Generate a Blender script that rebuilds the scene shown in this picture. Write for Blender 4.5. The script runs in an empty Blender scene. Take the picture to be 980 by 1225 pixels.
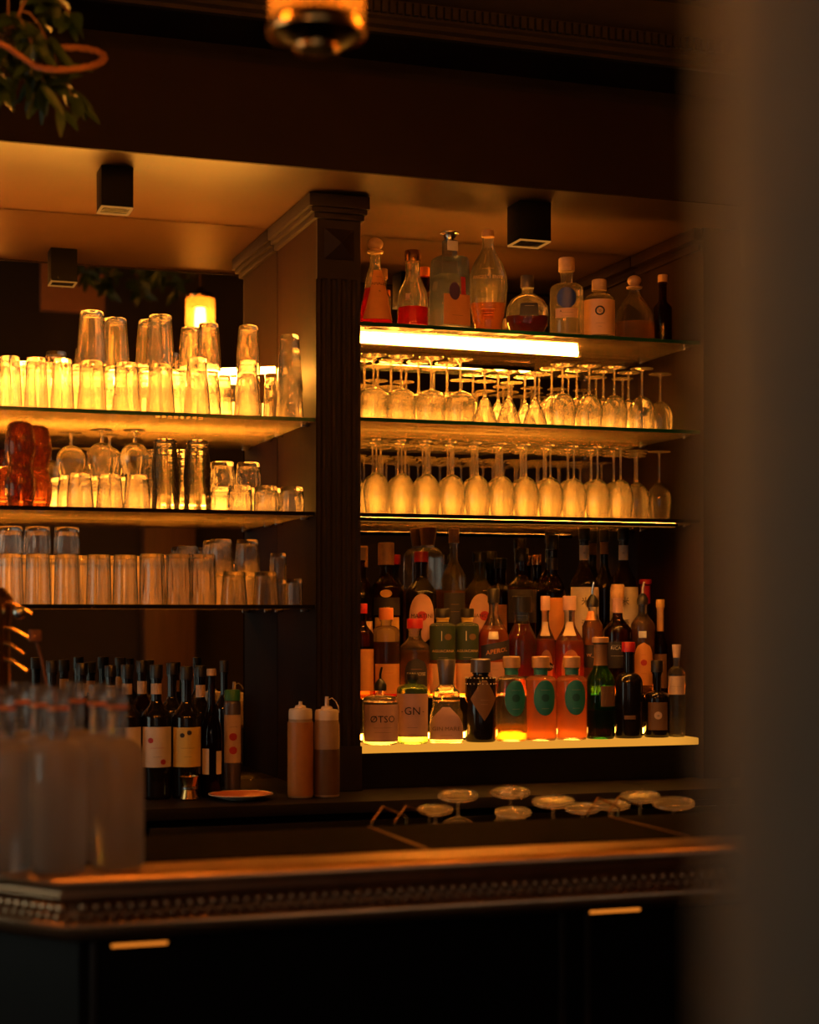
import bpy, bmesh, math, random
from math import sin, cos, pi, atan2, sqrt
from mathutils import Vector, Matrix
random.seed(7)
SC = bpy.context.scene
COL = SC.collection

# ------------------------------------------------------------------ camera geometry
F = 2050.0; HY = 738.0; TH = math.atan(0.3415); H = 1.5
ST, CT = sin(TH), cos(TH)
def zc(x, Y):                      # camera depth of image column x on the plane Y
    return Y / (CT - ST * (x - 490) / F)
def at(x, y, Y):                   # point of plane Y under image point
    z = zc(x, Y); u = (x - 490) / F
    return Vector((z * (ST + CT * u), Y, H + (HY - y) / F * z))
def sc_(x, Y): return F / zc(x, Y)
def ZY(y, x, Y): return at(x, y, Y).z
def XY(x, Y): return at(x, HY, Y).x

cam = bpy.data.cameras.new('camera'); camo = bpy.data.objects.new('camera', cam); COL.objects.link(camo)
camo.location = (0, 0, H); camo.rotation_euler = (pi / 2, 0, -TH)
cam.sensor_fit = 'HORIZONTAL'; cam.sensor_width = 36; cam.lens = 36 * F / 980
cam.shift_y = (HY - 612.5) / 980; cam.clip_start = 0.05; cam.clip_end = 60
cam.dof.use_dof = True; cam.dof.focus_distance = 4.75; cam.dof.aperture_fstop = 3.0
SC.camera = camo
SC.view_settings.view_transform = 'Standard'; SC.view_settings.look = 'None'
SC.view_settings.gamma = 1; SC.view_settings.use_curve_mapping = False
SC.view_settings.exposure = 0.5
cy = SC.cycles
cy.use_denoising = True; cy.max_bounces = 36; cy.transmission_bounces = 32; cy.transparent_max_bounces = 64
cy.glossy_bounces = 6; cy.diffuse_bounces = 3; cy.caustics_reflective = False; cy.caustics_refractive = True
cy.sample_clamp_indirect = 6; cy.sample_clamp_direct = 0

# ------------------------------------------------------------------ materials
M = {}
def nodes(name):
    m = bpy.data.materials.new(name); m.use_nodes = True
    nt = m.node_tree; nt.nodes.clear()
    out = nt.nodes.new('ShaderNodeOutputMaterial')
    M[name] = m
    return m, nt, out
def N(nt, t, **kw):
    n = nt.nodes.new(t)
    for k, v in kw.items():
        if k in n.inputs: n.inputs[k].default_value = v
        else: setattr(n, k, v)
    return n
def c4(c): return (c[0], c[1], c[2], 1)
def solid(name, col, rough=.5, metal=0, var=.15, scale=30, bump=0, spec=.5, stretch=None, coat=0, trans=0):
    m, nt, out = nodes(name)
    b = N(nt, 'ShaderNodeBsdfPrincipled')
    b.inputs['Roughness'].default_value = rough; b.inputs['Metallic'].default_value = metal
    b.inputs['Specular IOR Level'].default_value = spec; b.inputs['Coat Weight'].default_value = coat
    tc = N(nt, 'ShaderNodeTexCoord'); mp = N(nt, 'ShaderNodeMapping')
    if stretch: mp.inputs['Scale'].default_value = stretch
    nz = N(nt, 'ShaderNodeTexNoise'); nz.inputs['Scale'].default_value = scale; nz.inputs['Detail'].default_value = 4
    nt.links.new(tc.outputs['Object'], mp.inputs[0]); nt.links.new(mp.outputs[0], nz.inputs['Vector'])
    mx = N(nt, 'ShaderNodeMix', data_type='RGBA')
    mx.inputs[6].default_value = c4([v * (1 - var) for v in col]); mx.inputs[7].default_value = c4([min(1, v * (1 + var)) for v in col])
    nt.links.new(nz.outputs['Fac'], mx.inputs[0]); nt.links.new(mx.outputs[2], b.inputs['Base Color'])
    if bump:
        bp = N(nt, 'ShaderNodeBump'); bp.inputs['Strength'].default_value = bump; bp.inputs['Distance'].default_value = .003
        nt.links.new(nz.outputs['Fac'], bp.inputs['Height']); nt.links.new(bp.outputs[0], b.inputs['Normal'])
    sh = b.outputs[0]
    if trans:
        tr = N(nt, 'ShaderNodeBsdfTranslucent'); nt.links.new(mx.outputs[2], tr.inputs[0])
        ms = N(nt, 'ShaderNodeMixShader'); ms.inputs[0].default_value = trans
        nt.links.new(sh, ms.inputs[1]); nt.links.new(tr.outputs[0], ms.inputs[2]); sh = ms.outputs[0]
    nt.links.new(sh, out.inputs[0]); return m
def emit(name, col, st):
    m, nt, out = nodes(name)
    e = N(nt, 'ShaderNodeEmission'); e.inputs[0].default_value = c4(col); e.inputs[1].default_value = st
    nt.links.new(e.outputs[0], out.inputs[0]); return m
def glassy(name, tint=(1, 1, 1), scat=.1, scol=(1, .9, .75), refr=0, ior=1.45, rough=0.02, bump=0, bscale=200):
    """pane glass: clear / reflecting, a share that refracts, an added scatter share that makes it glow"""
    m, nt, out = nodes(name)
    tr = N(nt, 'ShaderNodeBsdfTransparent'); tr.inputs[0].default_value = c4(tint)
    gl = N(nt, 'ShaderNodeBsdfGlossy'); gl.inputs['Roughness'].default_value = rough
    fr = N(nt, 'ShaderNodeFresnel'); fr.inputs[0].default_value = ior
    m1 = N(nt, 'ShaderNodeMixShader')
    nt.links.new(fr.outputs[0], m1.inputs[0]); nt.links.new(tr.outputs[0], m1.inputs[1]); nt.links.new(gl.outputs[0], m1.inputs[2])
    last = m1.outputs[0]; bpo = None
    if bump:
        nz = N(nt, 'ShaderNodeTexNoise'); nz.inputs['Scale'].default_value = bscale
        tc = N(nt, 'ShaderNodeTexCoord'); nt.links.new(tc.outputs['Object'], nz.inputs['Vector'])
        bp = N(nt, 'ShaderNodeBump'); bp.inputs['Strength'].default_value = bump; bp.inputs['Distance'].default_value = .002
        nt.links.new(nz.outputs['Fac'], bp.inputs['Height']); bpo = bp.outputs[0]
        nt.links.new(bpo, gl.inputs['Normal'])
    if refr:
        g = N(nt, 'ShaderNodeBsdfGlass'); g.inputs[0].default_value = c4(tint); g.inputs['IOR'].default_value = ior; g.inputs['Roughness'].default_value = 0 if rough < .05 else rough
        if bpo: nt.links.new(bpo, g.inputs['Normal'])
        m2 = N(nt, 'ShaderNodeMixShader'); m2.inputs[0].default_value = refr
        nt.links.new(last, m2.inputs[1]); nt.links.new(g.outputs[0], m2.inputs[2]); last = m2.outputs[0]
    if scat:
        d = N(nt, 'ShaderNodeBsdfDiffuse'); d.inputs[0].default_value = c4(scol)
        t = N(nt, 'ShaderNodeBsdfTranslucent'); t.inputs[0].default_value = c4(scol)
        m3 = N(nt, 'ShaderNodeMixShader'); m3.inputs[0].default_value = .6
        nt.links.new(d.outputs[0], m3.inputs[1]); nt.links.new(t.outputs[0], m3.inputs[2])
        m4 = N(nt, 'ShaderNodeMixShader'); m4.inputs[0].default_value = scat
        nt.links.new(last, m4.inputs[1]); nt.links.new(m3.outputs[0], m4.inputs[2]); last = m4.outputs[0]
    nt.links.new(last, out.inputs[0]); return m

LED = (1, .35, .036)
emit('led', LED, 190)
emit('led_soft', LED, 26)
emit('added_glow_core', LED, 45)
emit('added_glow', (1, .33, .032), 6.5)
emit('added_glow_dim', (1, .25, .014), 1.0)
emit('led_down', LED, 95)
emit('shelf_glow', (1, .40, .04), .55)
emit('bulb', (1, .38, .06), 125)
emit('rim_glow', (1, .36, .05), .26)
emit('opal', (1, .50, .20), 6.5)
emit('slot_glow', (1, .27, .025), .55)
emit('daylight_side', (.9, 1, .82), 1.1)
emit('daylight', (1, .93, .80), .19)
glassy('shelf_glass', (.97, .96, .92), .15, (1, .75, .42), bump=.15, bscale=60)
glassy('glass', (1, .995, .98), .03, (1, .76, .42), refr=.72)  # golden scatter colour: glow put into the glassware materials
glassy('rim_glass', (1, .97, .92), .05, (1, .7, .35), refr=.6, rough=.10)
glassy('nest_glass', (1, .995, .98), .05, (1, .78, .45), refr=.06)
glassy('stem_glass', (1, .995, .98), .12, (1, .76, .42), refr=.65)
glassy('cut_glass', (1, .99, .98), .03, (1, .76, .42), refr=.75, bump=.25, bscale=160)
glassy('clear', (.97, .96, .93), .04, (1, .9, .75), refr=.6)
glassy('clear_blue', (.72, .8, .95), .05, (.6, .7, 1), refr=.25)
glassy('green_glass', (.12, .42, .18), .05, (.1, .45, .2), refr=.2)
glassy('pale_green_glass', (.62, .85, .50), .06, (.6, .8, .4), refr=.3)
glassy('olive_glass', (.5, .5, .2), .05, (.5, .45, .15), refr=.2)
glassy('brown_glass', (.30, .12, .04), .06, (.12, .05, .02), refr=.2)
glassy('frosted', (.88, .86, .84), .30, (.95, .80, .68), refr=.55, rough=.07)
glassy('frost_clear', (.92, .92, .93), .07, (.9, .85, .8), refr=.5, rough=.06)
glassy('copper_glass', (.84, .60, .46), .22, (.42, .19, .10), refr=.35, rough=.04)
glassy('ribbed_glass', (1, .86, .6), .14, (1, .7, .35), refr=.15)
solid('shelf_edge', (.008, .05, .018), .15, 0, .2, spec=.8)
solid('black_glass', (.010, .007, .006), .12, 0, .1)
solid('panel', (.014, .0058, .003), .6, 0, .3, 8, .05, spec=.05, stretch=(6, 6, .6))
solid('pillar_paint', (.018, .012, .010), .55, 0, .2, 20, .05, spec=.1)
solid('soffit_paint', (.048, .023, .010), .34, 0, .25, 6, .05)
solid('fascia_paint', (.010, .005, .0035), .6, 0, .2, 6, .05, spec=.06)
solid('cornice_paint', (.022, .016, .012), .6, 0, .2, 20, .05, spec=.15)
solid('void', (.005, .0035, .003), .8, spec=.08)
solid('counter', (.012, .008, .006), .5, 0, .4, 12, spec=.12)
solid('floor_tile', (.03, .025, .02), .5)
solid('room_wall', (.05, .032, .022), .7)
solid('room_ceiling', (.012, .009, .007), .8, spec=.1)
solid('mat_rubber', (.006, .003, .0025), .8, 0, .2, 200, .3, spec=.03)
solid('seam_metal', (.30, .15, .06), .4, 1)
solid('zinc', (.70, .45, .27), .34, 1, .25, 18, .12)
solid('bar_panel', (.006, .004, .0035), .5, spec=.2)
solid('bar_panel_edge', (.03, .02, .015), .4)
solid('jamb', (.105, .092, .076), .7)
solid('black_metal', (.003, .0025, .0025), .5, 0, spec=.05)
solid('brass', (.75, .42, .14), .25, 1)
solid('steel', (.6, .58, .55), .25, 1)
solid('black_plastic', (.012, .011, .012), .35)
solid('grey_metal', (.16, .14, .15), .35, .6)
solid('cork', (.62, .40, .22), .7, 0, .25, 60, .2)
solid('wood_cap', (.50, .28, .12), .5, 0, .25, 60)
solid('red_cap', (.42, .015, .02), .35)
solid('orange_cap', (.75, .22, .05), .4)
solid('teal', (.02, .20, .19), .45)
solid('teal_dark', (.008, .09, .09), .45)
solid('beige', (.62, .44, .30), .6)
solid('pink_paper', (.62, .36, .28), .6)
solid('paper', (.72, .60, .46), .65)
solid('gold_paper', (.62, .36, .08), .45)
solid('orange_paper', (.72, .30, .08), .55)
solid('peach_paper', (.85, .50, .26), .6)
solid('yellow_paper', (.70, .48, .10), .55)
solid('dark_paper', (.03, .03, .045), .5)
solid('darkgreen_paper', (.03, .055, .03), .4)
solid('brown_paper', (.20, .10, .04), .6)
solid('blue_seal', (.02, .05, .28), .4)
solid('purple_print', (.09, .04, .14), .6)
solid('red_print', (.50, .03, .03), .55)
solid('ink', (.02, .015, .015), .6)
solid('white_print', (.75, .70, .62), .6)
solid('white_plastic', (.75, .72, .68), .4)
solid('squeeze_plastic', (.55, .38, .22), .45, trans=.45)
solid('squeeze_cap', (.75, .58, .40), .45)
solid('sauce', (.55, .22, .05), .4, trans=.2)
solid('syrup', (.16, .08, .03), .4, trans=.2)
solid('ceramic', (.7, .55, .45), .25)
solid('plate_glaze', (.75, .20, .06), .3)
solid('leaf', (.014, .036, .009), .5, 0, .4, 20, trans=.2)
solid('twig', (.12, .06, .03), .8)
solid('wicker', (.16, .06, .025), .7, 0, .4, 90, .4)
solid('lit_plaster', (.20, .09, .04), .8)
solid('post_wood', (.22, .10, .04), .5, 0, .4, 6, stretch=(8, 8, .5))
solid('green_cap', (.02, .16, .05), .4)
def liquid(name, col, scat=.3, clear=None):
    return glassy(name, clear or col, scat, col, refr=.3, ior=1.33)
liquid('liq_red', (.75, .03, .02), .45)
liquid('liq_rose', (.92, .46, .22), .85, (.95, .5, .25))
liquid('liq_amber', (.70, .33, .09), .3, (.85, .5, .18))
liquid('liq_dark', (.28, .03, .01), .35)
liquid('liq_clear', (.95, .90, .80), .04)
liquid('liq_gold', (.95, .58, .14), .2)
liquid('liq_orange', (.95, .25, .02), .5)
liquid('liq_crimson', (.55, .01, .01), .4)
liquid('liq_bitter', (.90, .16, .05), .5)
def mirror_mat():
    m, nt, out = nodes('mirror')
    g = N(nt, 'ShaderNodeBsdfGlossy'); g.inputs[0].default_value = (.72, .70, .66, 1); g.inputs['Roughness'].default_value = .003
    nt.links.new(g.outputs[0], out.inputs[0])
mirror_mat()

# ------------------------------------------------------------------ object helpers
def link(o, parent=None):
    COL.objects.link(o)
    if parent is not None: o.parent = parent
    return o
def mesh_obj(name, bm, mats, parent=None, smooth=True, angle=None):
    me = bpy.data.meshes.new(name)
    bmesh.ops.recalc_face_normals(bm, faces=bm.faces)
    bm.to_mesh(me); bm.free()
    if isinstance(mats, str): mats = [mats]
    for m in mats: me.materials.append(M[m])
    if smooth:
        me.polygons.foreach_set('use_smooth', [True] * len(me.polygons))
        me.set_sharp_from_angle(angle=math.radians(angle or 38))
    return link(bpy.data.objects.new(name, me), parent)
def tag(o, label, cat=None, group=None, kind=None):
    if label: o['label'] = label
    if cat: o['category'] = cat
    if group: o['group'] = group
    if kind: o['kind'] = kind
    return o
def root(name, loc, label, cat, group=None, rz=0):
    o = bpy.data.objects.new(name, None); COL.objects.link(o)
    o.empty_display_size = .02
    o.location = loc; o.rotation_euler = (0, 0, rz)
    return tag(o, label, cat, group)
def struct(o): o['kind'] = 'structure'; return o
def copy_tree(o, loc=None, rz=None, label=None, group=None):
    c = o.copy(); COL.objects.link(c)
    for ch in o.children:
        d = ch.copy(); COL.objects.link(d); d.parent = c
        for g in ch.children:
            e = g.copy(); COL.objects.link(e); e.parent = d
    if loc is not None: c.location = loc
    if rz is not None: c.rotation_euler = (0, 0, rz)
    if label: c['label'] = label
    if group: c['group'] = group
    return c
def add_box(bm, x0, x1, y0, y1, z0, z1, mi=0, bevel=0):
    vs = [bm.verts.new(p) for p in [(x0, y0, z0), (x1, y0, z0), (x1, y1, z0), (x0, y1, z0), (x0, y0, z1), (x1, y0, z1), (x1, y1, z1), (x0, y1, z1)]]
    fs = []
    for f in [(3, 2, 1, 0), (4, 5, 6, 7), (0, 1, 5, 4), (1, 2, 6, 5), (2, 3, 7, 6), (3, 0, 4, 7)]:
        fa = bm.faces.new([vs[i] for i in f]); fa.material_index = mi; fs.append(fa)
    if bevel:
        es = list({e for f in fs for e in f.edges})
        bmesh.ops.bevel(bm, geom=es, offset=bevel, segments=2, affect='EDGES', profile=.6)
    return fs
def box(name, x0, x1, y0, y1, z0, z1, mat, parent=None, bevel=0):
    bm = bmesh.new(); add_box(bm, x0, x1, y0, y1, z0, z1, 0, bevel)
    return mesh_obj(name, bm, mat, parent, smooth=bool(bevel))
def lathe(bm, prof, n=32, mi=0, power=2, ysc=1, ribs=0, ribamp=0, ribz=None, cx=0, cy=0, twist=0, close=True):
    """prof: [(r, z)]; superellipse cross-section; ribs modulate the radius"""
    rings = []
    for r, z in prof:
        if r < 1e-5:
            rings.append([bm.verts.new((cx, cy, z))]); continue
        ring = []
        for i in range(n):
            a = 2 * pi * i / n
            k = 1.0
            if power != 2:
                k = (abs(cos(a)) ** power + abs(sin(a)) ** power) ** (-1 / power)
            rr = r * k
            if ribs and (ribz is None or ribz[0] <= z <= ribz[1]): rr += ribamp * cos(ribs * (a + twist * z))
            ring.append(bm.verts.new((cx + rr * cos(a), cy + rr * sin(a) * ysc, z)))
        rings.append(ring)
    for A, B in zip(rings, rings[1:]):
        if len(A) == 1 and len(B) == 1: continue
        for i in range(n):
            j = (i + 1) % n
            if len(A) == 1: f = bm.faces.new((A[0], B[j], B[i]))
            elif len(B) == 1: f = bm.faces.new((A[i], A[j], B[0]))
            else: f = bm.faces.new((A[i], A[j], B[j], B[i]))
            f.material_index = mi
    if close:
        for R, rev in ((rings[0], True), (rings[-1], False)):
            if len(R) > 2:
                f = bm.faces.new(list(reversed(R)) if rev else R); f.material_index = mi
    return rings
def tube(bm, pts, r, n=8, mi=0, r1=None):
    pts = [Vector(p) for p in pts]; rings = []
    for i, p in enumerate(pts):
        d = (pts[min(i + 1, len(pts) - 1)] - pts[max(i - 1, 0)]).normalized()
        u = d.cross(Vector((0, 0, 1)))
        if u.length < .05: u = d.cross(Vector((0, 1, 0)))
        u.normalize(); v = d.cross(u)
        rr = r if r1 is None else r + (r1 - r) * i / (len(pts) - 1)
        rings.append([bm.verts.new(p + (u * cos(2 * pi * k / n) + v * sin(2 * pi * k / n)) * rr) for k in range(n)])
    for A, B in zip(rings, rings[1:]):
        for i in range(n):
            f = bm.faces.new((A[i], A[(i + 1) % n], B[(i + 1) % n], B[i])); f.material_index = mi
    bm.faces.new(rings[0]); bm.faces.new(rings[-1])
def wall_of(prof_out, t, closed_at_bottom=True):
    """outer profile bottom->top, returns closed profile of a vessel with wall thickness t (open at top)"""
    inner = [(max(r - t, 0.0004), z) for r, z in prof_out if z > prof_out[0][1] + t * 1.2]
    inner = [(0, inner[0][1])] + inner
    return [(0, prof_out[0][1])] + prof_out + inner[::-1]
def flip(prof, h): return [(r, h - z) for r, z in prof]

# ------------------------------------------------------------------ ordinals for labels
ORD = ['first', 'second', 'third', 'fourth', 'fifth', 'sixth', 'seventh', 'eighth', 'ninth', 'tenth', 'eleventh', 'twelfth', 'thirteenth', 'fourteenth', 'fifteenth', 'sixteenth', 'seventeenth', 'eighteenth']
ROW = ['front row', 'second row', 'third row', 'back row']

# ------------------------------------------------------------------ key dimensions
YF = 4.40; YM = 4.80; ZCEIL = 2.62
XL = XY(377, YF); XP0, XP1 = XL, XY(428, YF); XR = XY(838, YF)
S1R, S1L, S2, S3L, SB = 2.294, 2.030, 1.780, 1.532, 1.152
CZ = 1.035      # back counter top
BARZ = 1.10

# ------------------------------------------------------------------ room shell
struct(box('floor', -3, 5, -1.7, 5.1, -.1, 0, 'floor_tile'))
struct(box('ceiling', -3, 5, -1.7, 5.1, 3.9, 4.0, 'room_ceiling'))
struct(box('wall_left', -3.1, -3, -1.7, 5.1, 0, 3.9, 'room_wall'))
struct(box('wall_right', 5, 5.1, -1.7, 5.1, 0, 3.9, 'room_wall'))
struct(box('wall_back', -3, 5, YM + .06, 5.1, 0, 3.9, 'panel'))
# street wall behind the photographer, with a window opening
wx0, wx1, wz0, wz1 = -2.2, .85, .9, 2.9
bm = bmesh.new()
add_box(bm, -3, wx0, -1.8, -1.65, 0, 3.9); add_box(bm, wx1, 5, -1.8, -1.65, 0, 3.9)
add_box(bm, wx0, wx1, -1.8, -1.65, 0, wz0); add_box(bm, wx0, wx1, -1.8, -1.65, wz1, 3.9)
struct(mesh_obj('wall_front', bm, 'room_wall', smooth=False))
bm = bmesh.new()
for a, b in ((wx0, wx0 + .06), (-.7, -.64), (wx1 - .06, wx1)): add_box(bm, a, b, -1.74, -1.62, wz0, wz1)
for a, b in ((wz0, wz0 + .06), (2.2, 2.25), (wz1 - .06, wz1)): add_box(bm, wx0, wx1, -1.735, -1.625, a, b)
w = struct(mesh_obj('window_1', bm, 'fascia_paint', smooth=False))
box('pane', wx0 + .01, wx1 - .01, -1.72, -1.70, wz0 + .01, wz1 - .01, 'daylight', w)

bm = bmesh.new()
for a, b in ((2.1, 2.16), (3.15, 3.2), (4.24, 4.3)): add_box(bm, -2.998, -2.93, a, b, .9, 2.7)
for a, b in ((.9, .96), (2.64, 2.7)): add_box(bm, -2.997, -2.935, 2.1, 4.3, a, b)
w = struct(mesh_obj('window_2', bm, 'fascia_paint', smooth=False))
box('pane', -2.99, -2.97, 2.11, 4.29, .91, 2.69, 'daylight_side', w)

# soffit over the back bar
YS = 4.12
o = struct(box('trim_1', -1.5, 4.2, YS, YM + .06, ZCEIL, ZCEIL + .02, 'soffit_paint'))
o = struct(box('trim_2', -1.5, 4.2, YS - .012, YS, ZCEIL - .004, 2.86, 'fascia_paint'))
struct(box('trim_3', -1.5, 4.2, YS - .012, 4.40, 2.86, 2.875, 'void'))
struct(box('wall_upper', -1.5, 4.2, 4.36, 4.40, 2.875, 3.9, 'void'))  # shade of the recess put into its near-black colour
# cornice with small brackets
def sweep_profile(bm, prof, x0, x1, y, mi=0):
    A = [bm.verts.new((x0, y - a, z)) for a, z in prof]; B = [bm.verts.new((x1, y - a, z)) for a, z in prof]
    for i in range(len(prof) - 1):
        bm.faces.new((A[i], A[i + 1], B[i + 1], B[i])).material_index = mi
bm = bmesh.new()
YC = 4.16
pr = [(0, 2.985), (.02, 2.985), (.02, 2.995), (.035, 3.0), (.035, 3.012), (.045, 3.018), (.045, 3.06), (.06, 3.065), (.075, 3.075), (.10, 3.10), (.105, 3.12), (.12, 3.125), (.12, 3.15), (0, 3.15)]
sweep_profile(bm, pr, -1.5, 4.2, YC)
struct(mesh_obj('trim_4', bm, 'cornice_paint'))
bm = bmesh.new()
for i in range(150):
    x = .3 + i * .021
    add_box(bm, x, x + .013, YC - .058, YC - .044, 3.024, 3.055)
struct(mesh_obj('trim_5', bm, 'cornice_paint', smooth=False))
struct(box('wall_cornice', -1.5, 4.2, YC, 4.36, 2.985, 3.3, 'void'))
bm = bmesh.new()
sweep_profile(bm, [(.12, 3.2), (.16, 3.2), (.17, 3.22), (.20, 3.24), (.20, 3.27), (.12, 3.27)], -1.5, 4.2, YC)
struct(mesh_obj('trim_6', bm, 'cornice_paint'))
struct(box('trim_7', -1.5, 4.2, YC - .12, YC, 3.15, 3.4, 'void'))

# ------------------------------------------------------------------ mirrors
for nm, x0, x1, z0, lab in (('wall_mirror', -1.0, XL, CZ, 'large dark mirror behind the tumbler shelves left of the fluted pillar'),
                            ('wall_mirror', XP1, XR, SB - .02, 'dark mirror behind the wine glasses and liquor bottles right of the fluted pillar')):
    bm = bmesh.new(); add_box(bm, x0 + .001, x1 - .001, YM, YM + .006, z0, ZCEIL - .002)
    tag(mesh_obj(nm, bm, 'mirror', smooth=False), lab, 'mirror')

# ------------------------------------------------------------------ fluted pillar between the bays
pl = root('pillar', ((XP0 + XP1) / 2, 4.38, CZ), 'dark fluted pilaster with a capital dividing the two bays of the back bar', 'pillar')
def loc(o, p):   # put a world-built child under parent without moving it
    o.parent = p; o.matrix_parent_inverse = Matrix.Translation(-Vector(p.location)) if p.rotation_euler.z == 0 else p.matrix_world.inverted()
    return o
bm = bmesh.new()
add_box(bm, XP0, XP1, YF - .01, YM, CZ, ZCEIL - .002)
loc(mesh_obj('pier', bm, 'panel', smooth=False), pl)
xw = XP1 - XP0; YPF = YF - .01
bm = bmesh.new()   # face board with three half-round flutes
ztop = ZY(335, 400, YPF)
nb = 4; gaps = []
def flute_face(bm, x0, x1, y, z0, z1, n=3, gw=.0105):
    xs = [(x0, y)]
    mar = .018; step = (x1 - x0 - 2 * mar) / (n - 1 + .0001)
    for k in range(n):
        c = x0 + mar + k * step
        for j in range(9):
            a = pi * j / 8
            xs.append((c - gw * cos(a), y + gw * .9 * sin(a)))
    xs.append((x1, y))
    A = [bm.verts.new((a, b, z0)) for a, b in xs]; B = [bm.verts.new((a, b, z1)) for a, b in xs]
    for i in range(len(xs) - 1): bm.faces.new((A[i], A[i + 1], B[i + 1], B[i]))
    t = [bm.verts.new((x0, y + .012, z1)), bm.verts.new((x1, y + .012, z1))]
flute_face(bm, XP0 - .0005, XP1 + .0005, YPF - .014, CZ + .12, ztop, 4, .0095)
add_box(bm, XP0 - .0005, XP1 + .0005, YPF - .014, YPF + .0, ztop, ZCEIL - .03)
add_box(bm, XP0 - .004, XP1 + .004, YPF - .02, YPF, CZ + .001, CZ + .12, bevel=.003)
loc(mesh_obj('fluted_face', bm, 'pillar_paint', angle=25), pl)
bm = bmesh.new()   # pyramid block
za, zb = ZY(312, 400, YPF), ZY(275, 400, YPF)
xa, xb = XP0 + .018, XP1 - .018
fr = YPF - .016
vs = [bm.verts.new(p) for p in ((xa, fr, za), (xb, fr, za), (xb, fr, zb), (xa, fr, zb))]; ap = bm.verts.new(((xa + xb) / 2, fr - .022, (za + zb) / 2))
for i in range(4): bm.faces.new((vs[i], vs[(i + 1) % 4], ap))
bm.faces.new(vs[::-1])
loc(mesh_obj('pyramid_block', bm, 'pillar_paint', smooth=False), pl)
bm = bmesh.new()
for (o_, z0, z1) in ((.012, 2.555, 2.57), (.022, 2.57, 2.583), (.030, 2.583, ZCEIL - .003)):
    add_box(bm, XP0 - o_, XP1 + o_ * .6, YPF - .014 - o_, YM - .002, z0, z1, bevel=.002)
loc(mesh_obj('capital', bm, 'pillar_paint'), pl)
# right side panel of the back bar
bm = bmesh.new()
add_box(bm, XR, XR + .12, YF - .02, YM + .05, CZ + .0005, ZCEIL - .003)
tag(mesh_obj('side_panel', bm, 'panel', smooth=False), 'dark brown end panel closing the right bay of the back bar', 'panel')
bm = bmesh.new()
for (o_, z0, z1) in ((.012, 2.555, 2.57), (.026, 2.583, ZCEIL - .003)):
    add_box(bm, XR - o_, XR + .001, YF - .01, YM - .002, z0, z1, bevel=.002)
tag(mesh_obj('crown_moulding', bm, 'panel'), 'thin dark moulding under the soffit along the right end panel', 'moulding')

# ------------------------------------------------------------------ glass shelves
def glass_shelf(x0, x1, z, y0, lab, edge='shelf_edge', t=.010):
    bm = bmesh.new()
    fs = add_box(bm, x0, x1, y0, YM - .012, z - t, z)
    fs[2].material_index = 1; fs[3].material_index = 1
    o = mesh_obj('glass_shelf', bm, ['shelf_glass', edge], smooth=False)
    r = root('glass_shelf', ((x0 + x1) / 2, (y0 + YM) / 2, z - t), lab, 'shelf', 'glass shelves of the back bar')
    o.name = 'pane'; loc(o, r)
    for xe in (x0 + .0, x1 - .022):
        for ye in (y0 + .05, YM - .07):
            bm = bmesh.new(); add_box(bm, xe, xe + .022, ye, ye + .014, z - t - .009, z - t - .0005, bevel=.002)
            loc(mesh_obj('shelf_bracket', bm, 'steel'), r)
    return r
glass_shelf(XP1 + .001, XR - .001, S1R, YF, 'top glass shelf of the right bay holding nine odd-shaped bottles')
glass_shelf(XP1 + .001, XR - .001, 2.037, YF, 'second glass shelf of the right bay holding short stemmed glasses')
glass_shelf(XP1 + .001, XR - .001, S2, YF, 'third glass shelf of the right bay with tall wine glasses, dark edge', 'black_glass')
glass_shelf(-.9, XL - .001, S1L, YF, 'top glass shelf of the left bay crowded with glowing highball tumblers')
glass_shelf(-.9, XL - .001, S2, YF, 'middle glass shelf of the left bay with copper cups and nested glasses', 'black_glass')
glass_shelf(-.9, XL - .001, S3L, YF, 'lowest glass shelf of the left bay with dim cut-glass tumblers', 'black_glass')

# light tubes
def tube_light(p0, p1, r, lab, mat='led'):
    p0, p1 = Vector(p0), Vector(p1)
    rt = root('led_tube', (p0 + p1) / 2, lab, 'light')
    bm = bmesh.new(); tube(bm, [p0, p0.lerp(p1, .33), p0.lerp(p1, .66), p1], r, 10)
    loc(mesh_obj('diffuser', bm, mat), rt)
    bm = bmesh.new(); d = (p1 - p0).normalized()
    tube(bm, [p0 - d * .012, p0 - d * .0003], r * 1.25, 12); loc(mesh_obj('end_cap', bm, 'steel'), rt)
    bm = bmesh.new(); tube(bm, [p1 + d * .0003, p1 + d * .012], r * 1.25, 12); loc(mesh_obj('end_cap', bm, 'steel'), rt)
    return rt
a = at(428, 405.5, 4.62); b = at(690, 422.5, 4.62)
bm = bmesh.new(); add_box(bm, XP1 + .008, b.x + .012, 4.6305, 4.634, a.z - .013, a.z + .013)
lch = mesh_obj('added_light_shield', bm, 'black_metal', smooth=False)  # plate added to keep the tube's reflection out of the mirror
_t = tube_light((XP1 + .02, 4.62, a.z), (b.x, 4.62, b.z), .0095, 'bright linear light tube hung beneath the top shelf of the right bay'); loc(lch, _t)
tube_light((-.5, 4.765, 2.075), (1.20, 4.69, 2.195), .010, 'bright linear light tube leaning behind the highball tumblers of the left bay')

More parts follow.
